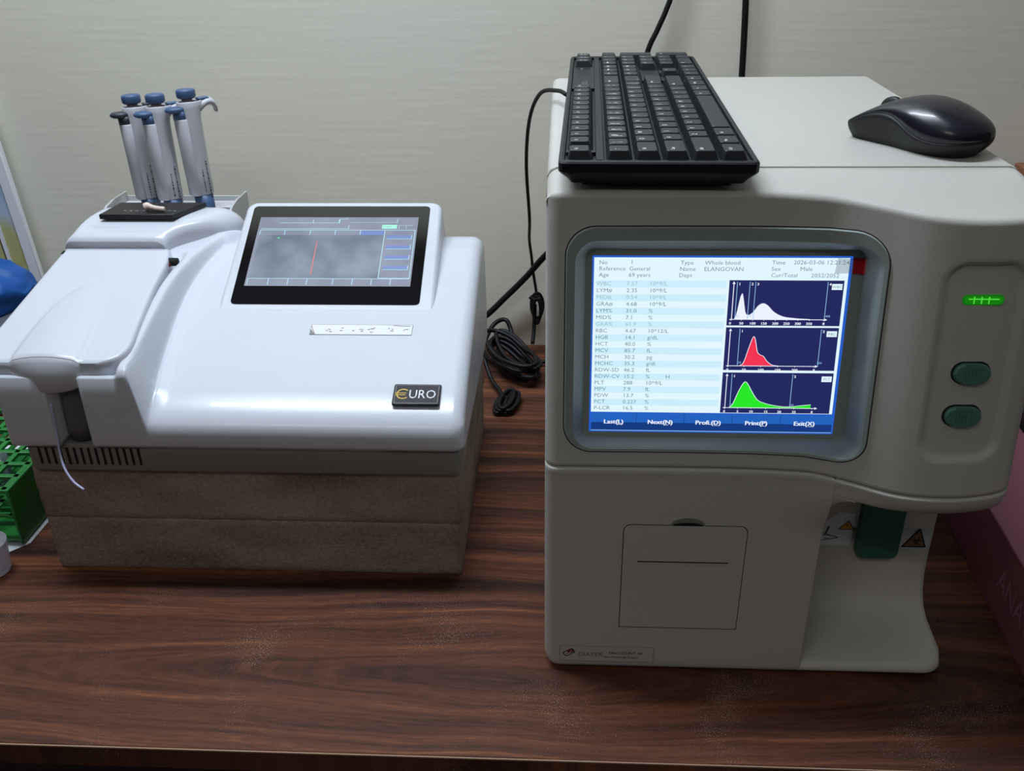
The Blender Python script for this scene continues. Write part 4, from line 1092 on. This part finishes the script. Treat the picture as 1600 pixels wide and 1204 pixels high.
# ------------------------------------------------------------------ pipettes
def make_pipette(label, twist, kblue, loc, lean_x, hook=True, ej='pip_blue'):
    p = thing('pipette', loc, label, 'pipette', 'pipettes in the white stand')
    p.rotation_euler = (math.radians(-3), math.radians(lean_x), math.radians(twist))
    def add(name, fn, lab=None, par=None):
        g = MB(); fn(g); o = g.build(name); o.parent = par or p
        if lab: o['label'] = lab
        return o
    def oval(g, prof, key, c=(0, 0), seg=28):
        rings = [[Vector((c[0] + ox + rx * math.cos(2 * math.pi * k / seg), c[1] + ry * math.sin(2 * math.pi * k / seg), z)) for k in range(seg)] for rx, ry, ox, z in prof]
        g.loft(rings, key)
    # z=0 at the collar foot
    add('handle', lambda g: oval(g, [(0.0110, 0.0105, 0, 0.0255), (0.0122, 0.0122, 0.0, 0.0275), (0.0122, 0.0130, 0, 0.05), (0.0122, 0.0135, 0.0006, 0.09), (0.0122, 0.0135, 0.001, 0.118), (0.0136, 0.0130, 0.002, 0.130), (0.0155, 0.0130, 0.003, 0.1370), (0.0147, 0.0122, 0.003, 0.1380), (0.0138, 0.0112, 0.003, 0.1374), (0.0132, 0.0108, 0.003, 0.1350)], 'pip_white'))
    add('cap_well', lambda g: oval(g, [(0.0134, 0.0109, 0.003, 0.1350), (0.0134, 0.0109, 0.003, 0.1368)], 'gap_dark'))
    add('ejector_sleeve', lambda g: oval(g, [(0.0078, 0.0105, -0.0085, 0.0260), (0.0086, 0.0116, -0.0092, 0.0275), (0.0088, 0.0120, -0.0100, 0.1175), (0.0082, 0.0112, -0.0104, 0.1185)], 'pip_white'))
    def ejb(g):
        oval(g, [(0.0084, 0.0106, -0.0104, 0.118), (0.0084, 0.0106, -0.0106, 0.1280)], ej)
        oval(g, [(0.0100, 0.0100, -0.0140, 0.1265), (0.0124, 0.0112, -0.0145, 0.1282), (0.0128, 0.0114, -0.0147, 0.1306), (0.0110, 0.0100, -0.0140, 0.1326), (0.003, 0.003, -0.013, 0.1332)], ej)
    add('tip_ejector', ejb)
    add('plunger_rod', lambda g: g.lathe([(0.0064, 0.125), (0.0064, 0.1425)], 'pip_grey', (0.001, 0, 0), 16))
    add('plunger_knob', lambda g: g.lathe([(0.0090, 0.1412), (0.0106, 0.1422), (0.0113, 0.1438), (0.0114, 0.1490), (0.0108, 0.1510), (0.0090, 0.1520), (0.0008, 0.1521)], kblue, (0.001, 0, 0), 22))
    add('collar', lambda g: g.lathe([(0.0108, -0.0008), (0.0114, 0.0002), (0.0116, 0.0260)], 'pip_blue', (-0.001, 0, 0), 20))
    add('tip_cone', lambda g: g.lathe([(0.0026, -0.085), (0.0034, -0.06), (0.0058, -0.03), (0.0066, -0.0008)], 'pip_grey', (-0.001, 0, 0), 16))
    if hook:
        def hk(g):
            rings = []
            for x, z, hz_ in ((0.010, 0.1280, 0.0080), (0.017, 0.1320, 0.0060), (0.023, 0.1350, 0.0048), (0.028, 0.1352, 0.0048), (0.0315, 0.1325, 0.0048), (0.0335, 0.1275, 0.0040), (0.0335, 0.1235, 0.0024)):
                rings.append([Vector((x, 0.0085 * math.cos(a), z + hz_ * math.sin(a))) for a in [2 * math.pi * k / 14 for k in range(14)]])
            g.loft(rings, 'pip_white')
        add('finger_hook', hk)
        add('hook_cap', lambda g: g.box((0.0195, 0, 0.1392), (0.014, 0.011, 0.0026), ej, bevel=0.0009, seg=2))
    def marks(g):
        random.seed(int(abs(loc[0]) * 1e4)); F = Matrix(((0, 1, 0, 0.004), (0, 0, -1, -0.0127), (-1, 0, 0, 0), (0, 0, 0, 1)))
        g.text('RESEARCH LAB'[:0] + 'llll lllll ll', 0.0042, F, -0.062, 0.0008, 0, 'ink', sx=.9, bold=0.0002); g.text('lllll llll', 0.0028, F, -0.052, -0.0048, 0, 'ink', sx=.9)
    def marks2(g):
        F = Matrix(((0, 1, 0, 0.0035), (0, 0, -1, -0.0131), (-1, 0, 0, 0), (0, 0, 0, 1)))
        random.seed(int(abs(loc[0]) * 1e4))
        for rr_, z0_, z1_ in ((0.0018, 0.022, 0.066), (-0.0040, 0.030, 0.058)):
            z = z0_
            while z < z1_:
                l_ = random.uniform(0.001, 0.0035); g.line([(-z, rr_), (-z - l_, rr_)], random.uniform(0.0007, 0.0015), F, 0, 'ink'); z += l_ + 0.0009
    add('printed_marks', marks2)
    return p
make_pipette('white and slate pipette with grey-blue knob, leftmost of the three in the stand', 32, 'pip_blue', (-0.5110, 0.5160, 0.2545), -0.3, True, 'pip_slate')
make_pipette('white pipette with bright blue knob, middle of the three in the stand', 36, 'pip_blue', (-0.4750, 0.5000, 0.2580), 0.2)
make_pipette('white pipette standing tallest, rightmost of the three in the stand', 38, 'pip_blue', (-0.4350, 0.5020, 0.2632), -0.5)

# ------------------------------------------------------------------ things at the left edge
rk = thing('test_tube_rack', (-0.69, 0.28, 0), 'bright green plastic test tube rack at the far left beside the foam', 'rack')
RX0, RX1, RY0, RY1 = -0.83, -0.5655, 0.162, 0.345
hole_c = [(RX1 - 0.018 - 0.0245 * i, RY0 + 0.017 + 0.0245 * j) for i in range(10) for j in range(7)]
def plate(g, z, th_):
    # plate with square cut-outs made of bars
    x = RX0
    xsb = [RX1] + [RX1 - 0.0058 - 0.0245 * i for i in range(0, 11)]
    for i in range(11): 
        xc_ = RX1 - 0.0058 - 0.0245 * i; g.box((xc_, (RY0 + RY1) / 2, z), (0.0062, RY1 - RY0, th_), 'rack_green', bevel=0.0006, seg=1)
    for j in range(8):
        yc_ = RY0 + 0.0047 + 0.0245 * j; g.box(((RX0 + RX1) / 2, yc_, z), (RX1 - RX0, 0.0062, th_), 'rack_green', bevel=0.0006, seg=1)
part(rk, 'top_grid', lambda g: plate(g, 0.0685, 0.004)); part(rk, 'middle_grid', lambda g: plate(g, 0.036, 0.003))
part(rk, 'bottom_plate', lambda g: g.box(((RX0 + RX1) / 2, (RY0 + RY1) / 2, 0.0065), (RX1 - RX0, RY1 - RY0, 0.003), 'rack_green', bevel=0.0008))
for x in (RX0, RX1):
    part(rk, 'end_wall', lambda g, x=x: g.box((x, (RY0 + RY1) / 2, 0.0375), (0.0035, RY1 - RY0 + 0.004, 0.069), 'rack_green', bevel=0.0012))
tubes = 0
base_tube = None
for i, j in ((1, 0), (2, 0), (3, 1), (1, 2), (2, 3), (3, 4), (1, 5), (4, 2)):
    x, y = hole_c[i * 7 + j]
    if base_tube is None:
        g = MB(); g.lathe([(0.0012, 0.0005), (0.0045, 0.0025), (0.0062, 0.0075), (0.0062, 0.0640), (0.0054, 0.0640), (0.0054, 0.009), (0.001, 0.003)], 'glass', seg=16)
        o = g.build('test_tube'); base_tube = o
    else:
        o = base_tube.copy(); COL.objects.link(o)
    o.location = (x, y, 0.0085)
    tag(o, 'clear glass test tube standing in the green rack', 'test tube', 'test tubes in the green rack')
g = MB(); g.prism([(-0.90, 0.150), (-0.583, 0.140), (-0.5625, 0.158), (-0.5560, 0.150), (-0.552, 0.225), (-0.552, 0.40), (-0.90, 0.41)][:2] + [(-0.5600, 0.165), (-0.5570, 0.360), (-0.90, 0.37)], XY(0), 0.0003, 0.0010, 'paper')
F = XY(0.0011); g.rect(-0.70, 0.146, -0.596, 0.160, F, 0.0001, 'navy'); g.rect(-0.70, 0.1435, -0.606, 0.148, F, 0.0002, 'maroon')
tag(g.build('paper_sheet'), 'white printed paper sheet lying under the green rack', 'paper')
g = MB(); g.lathe([(0.0150, 0.0), (0.0172, 0.001), (0.0178, 0.004), (0.0205, 0.034), (0.0212, 0.0345), (0.0205, 0.0365), (0.0195, 0.036), (0.0168, 0.005), (0.001, 0.003)], 'cup', (-0.5745, 0.117, 0.0012), 32)
tag(g.build('sample_cup'), 'small translucent plastic cup at the left edge of the table', 'cup')
g = MB(); g.prism([(-0.543, 0.0455), (-0.5335, 0.0450), (-0.5310, 0.0475), (-0.5345, 0.0495), (-0.544, 0.0490)], XY(0), 0.0004, 0.0022, 'paper', bevel=0.0004)
tag(g.build('paper_scrap'), 'tiny white scrap on the bare table near the left edge', 'scrap')

# grey box with blue bag on it, leaning framed sheet
g = MB(); g.box((-0.80, 0.53, 0.063), (0.20, 0.18, 0.126), 'grey_box', bevel=0.004)
tag(g.build('grey_box'), 'grey plastic box behind the white machine, under the blue bag', 'box')
g = MB(); random.seed(11)
from mathutils import noise as _nz
rgs = []
for k in range(0, 33):
    t = k / 32; z = 0.1268 + 0.072 * t
    e_ = math.sin(math.pi * min(1, 0.32 + t * 0.68)) ** 0.6 if t < 1 else 0.12
    row = []
    for q in range(96):
        a = 2 * math.pi * q / 96; c0 = Vector((math.cos(a), math.sin(a), t * 1.6))
        f = 1 - 0.16 * abs(_nz.noise(c0 * 1.6)) - 0.03 * abs(_nz.noise(c0 * 4.1))
        row.append(Vector((-0.798 + 0.092 * e_ * f * math.cos(a), 0.525 + 0.075 * e_ * f * math.sin(a), z - 0.012 * t * (1 - f) * 4 + 0.004 * _nz.noise(c0 * 4))))
    rgs.append(row)
g.loft(rgs, 'blue_cloth')
tag(g.build('blue_bag'), 'crumpled blue plastic bag at the left edge against the wall', 'bag')

def print_mat():
    m = bpy.data.materials.new('yellow_blue_print'); m.use_nodes = True
    nt = m.node_tree; N = nt.nodes; L = nt.links; b_ = N['Principled BSDF']
    tc = N.new('ShaderNodeTexCoord'); mp = N.new('ShaderNodeMapping'); mp.inputs['Scale'].default_value = (10, 3, 7); mp.inputs['Location'].default_value = (0.3, 0, 0.62)
    n = N.new('ShaderNodeTexNoise'); n.inputs['Scale'].default_value = 1.0; n.inputs['Detail'].default_value = 0.5
    cr = N.new('ShaderNodeValToRGB'); cr.color_ramp.interpolation = 'EASE'; e = cr.color_ramp.elements
    e[0].position = 0.40; e[0].color = lin((160, 182, 206)) + (1,); e[1].position = 0.58; e[1].color = lin((182, 180, 122)) + (1,)
    k = cr.color_ramp.elements.new(0.48); k.color = lin((178, 196, 214)) + (1,)
    L.new(tc.outputs['Object'], mp.inputs[0]); L.new(mp.outputs[0], n.inputs['Vector']); L.new(n.outputs['Fac'], cr.inputs['Fac']); L.new(cr.outputs[0], b_.inputs['Base Color'])
    b_.inputs['Roughness'].default_value = 0.35
    return m
M['print'] = print_mat()
lf = thing('leaning_poster_board', (-0.90, 0.65, 0.0), 'white edged board with yellow and blue print leaning against the wall at far left', 'poster')
FB = Matrix.Translation((-0.755, 0.640, 0.037)) @ Matrix.Rotation(math.radians(-6.0), 4, 'Y') @ Matrix.Rotation(math.radians(-4), 4, 'X') @ XZ(0)
part(lf, 'board', lambda g: g.prism([(-0.34, 0.0), (0.0, 0.0), (0.0, 0.37), (-0.34, 0.37)], FB, -0.006, 0.0, 'print'), 'printed board face')
part(lf, 'edge_trim', lambda g: (g.prism([(-0.012, 0.0), (0.003, 0.0), (0.003, 0.372), (-0.012, 0.372)], FB, -0.008, 0.0025, 'sticker', bevel=0.0008), g.prism([(-0.040, 0.0), (-0.034, 0.0), (-0.034, 0.37), (-0.040, 0.37)], FB, 0.0, 0.002, 'sticker', bevel=0.0005), g.prism([(-0.0415, 0.0), (-0.0400, 0.0), (-0.0400, 0.37), (-0.0415, 0.37)], FB, 0.0, 0.0015, 'gap_dark')))

# ------------------------------------------------------------------ things at the right edge
pk = thing('pink_box', (0.47, 0.15, 0), 'dusky pink cardboard box with silver foil lettering on its side, right edge', 'box')
c_, s_ = 0.9980, 0.0640
FPK = Matrix(((s_, 0, -c_, 0.4190), (c_, 0, s_, -0.02), (0, 1, 0, 0), (0, 0, 0, 1)))  # a along depth, b up, n outwards to the left
part(pk, 'box_body', lambda g: g.prism([(-0.10, 0.0), (0.46, 0.0), (0.46, 0.0805), (-0.10, 0.0805)], FPK, -0.085, 0.0, 'pink', bevel=0.0012))
def pink_art(g):
    # reads from below upwards the depth: mirrored orientation as in the photograph
    Ft = FPK @ Matrix(((-1, 0, 0, 0), (0, 1, 0, 0), (0, 0, 1, 0), (0, 0, 0, 1)))
    g.text('ANAWA', 0.034, Ft, -0.112, 0.030, 0.0004, 'pink_print', sx=0.85)
    for dx in (0.0,):
        pts = [(-0.150 + 0.016 * math.cos(math.radians(q)), 0.044 + 0.018 * math.sin(math.radians(q))) for q in range(20, 340, 16)]
        g.line(pts, 0.0007, Ft, 0.0004, 'pink_print')
        pts = [(-0.150 + 0.010 * math.cos(math.radians(q)) * (1 + .3 * math.sin(3 * math.radians(q))), 0.044 + 0.012 * math.sin(math.radians(q))) for q in range(-100, 200, 16)]
        g.line(pts, 0.0007, Ft, 0.0004, 'pink_print')
    x = -0.110
    random.seed(4)
    while x < -0.02: g.line([(x, 0.022), (x + random.uniform(.001, .003), 0.022)], 0.0009, Ft, 0.0004, 'pink_print'); x += 0.004
part(pk, 'foil_print', pink_art, 'silver foil lettering')
g = MB(); g.prism([(0.510, -0.05), (0.700, -0.04), (0.725, 0.40), (0.534, 0.40)], XY(0), 0.0005, 0.096, 'charcoal', bevel=0.002)
tag(g.build('charcoal_box'), 'dark charcoal box just beyond the pink box at the right edge', 'box')
M['brown_card'] = mat('brown_cardboard', (140, 92, 64), rough=0.7, mottle=0.12, mscale=20)
g = MB(); g.box((0.745, 0.60, 0.143), (0.25, 0.12, 0.286), 'brown_card', bevel=0.002)
tag(g.build('brown_carton'), 'brown cardboard carton behind the cream analyser at the right edge', 'carton')

# ------------------------------------------------------------------ cables
def cable(name, pts, r, label, n=8, group=None):
    g = MB(); g.tube(pts, r, 'cable', 10, n)
    return tag(g.build(name), label, 'cable', group)
cable('power_cable', [(0.11, 0.55, 0.02), (0.115, 0.62, 0.10), (0.112, 0.655, 0.25), (0.116, 0.662, 0.38), (0.1211, 0.664, 0.429), (0.133, 0.665, 0.458), (0.143, 0.666, 0.482), (0.150, 0.667, 0.51), (0.158, 0.668, 0.60)], 0.0036, 'black cable climbing the wall directly behind the keyboard', group='cables climbing the wall')
cable('power_cable', [(0.26, 0.55, 0.02), (0.255, 0.63, 0.12), (0.250, 0.664, 0.28), (0.2465, 0.666, 0.396), (0.2450, 0.667, 0.44), (0.2425, 0.667, 0.49), (0.236, 0.668, 0.60)], 0.0042, 'thick black cable climbing the wall right of the keyboard', group='cables climbing the wall')
cable('keyboard_cable', [(0.0155, 0.300, 0.4440), (0.006, 0.325, 0.4436), (-0.012, 0.37, 0.4325), (-0.025, 0.42, 0.395), (-0.031, 0.48, 0.33), (-0.0305, 0.56, 0.24), (-0.0330, 0.62, 0.19), (-0.0310, 0.655, 0.15), (-0.0300, 0.664, 0.13), (-0.026, 0.668, 0.10), (-0.024, 0.666, 0.085)], 0.0021, 'thin black keyboard cable curving down the left side of the analyser')
cable('adapter_cable', [(0.02, 0.61, 0.20), (-0.012, 0.64, 0.158), (-0.040, 0.66, 0.118), (-0.070, 0.662, 0.086), (-0.100, 0.662, 0.056), (-0.130, 0.664, 0.036), (-0.17, 0.66, 0.016), (-0.22, 0.65, 0.006)], 0.0046, 'thick black cable running diagonally down the wall between the machines')
g = MB(); random.seed(21)
# bundle of loops lying behind, roughly elongated
for k in range(7):
    cx, cy = -0.055 + random.uniform(-.006, .006), 0.585 + random.uniform(-.008, .008); L_ = random.uniform(0.040, 0.055); w_ = random.uniform(0.014, 0.024); an_ = math.radians(random.uniform(-62, -48))
    pts = []
    for q in range(0, 361, 30):
        a = math.radians(q); px, py = L_ * math.cos(a), w_ * math.sin(a)
        pts.append((cx + px * math.cos(an_) - py * math.sin(an_), cy + px * math.sin(an_) + py * math.cos(an_), 0.008 + k * 0.0042 + 0.016 * max(0, -math.cos(a)) + random.uniform(-.001, .001)))
    g.tube(pts, 0.0032, 'cable', 8, 5)
g.tube([(-0.100, 0.63, 0.030), (-0.088, 0.655, 0.045), (-0.070, 0.655, 0.052), (-0.060, 0.64, 0.035), (-0.050, 0.60, 0.018)], 0.0034, 'cable', 8)
g.tube([(-0.105, 0.635, 0.010), (-0.085, 0.60, 0.008), (-0.04, 0.60, 0.007), (0.0, 0.61, 0.007)], 0.0032, 'cable', 8)
tag(g.build('coiled_cable'), 'tangled coil of black cable on the table against the wall between the machines', 'cable')
g = MB()
g.tube([(-0.098, 0.57, 0.032), (-0.085, 0.54, 0.012), (-0.072, 0.515, 0.007), (-0.064, 0.49, 0.006)], 0.0030, 'cable', 8)
for k in range(5):
    o_x = -0.060 + (k - 2) * 0.0035; pts = []
    for q in range(0, 361, 30):
        a = math.radians(q); pts.append((o_x + 0.0085 * math.sin(a) + 0.004 * math.cos(a), 0.482 + 0.027 * math.cos(a), 0.0055 + 0.0035 * (k % 3) + 0.001 * math.sin(a)))
    g.tube(pts, 0.0026, 'cable', 8, 5)
tag(g.build('coiled_lead'), 'small folded black lead lying nearest the viewer in the gap between the machines', 'cable')
g = MB()
for k in range(3):
    pts = []
    for q in range(0, 361, 30):
        a = math.radians(q); pts.append((-0.0235 + (0.009 - 0.002 * k) * math.sin(a), 0.662 - 0.004 * k, 0.073 + 0.020 * math.cos(a) - 0.003 * k))
    g.tube(pts, 0.0021, 'cable', 8, 5)
g.tube([(-0.034, 0.660, 0.088), (-0.028, 0.658, 0.084), (-0.018, 0.658, 0.086)], 0.0034, 'cable', 8)
g.tube([(-0.027, 0.662, 0.075), (-0.028, 0.655, 0.04), (-0.030, 0.64, 0.02)], 0.0030, 'cable', 8)
tag(g.build('cable_bundle'), 'small tied bundle of thin cable hanging at the left side of the cream analyser', 'cable')
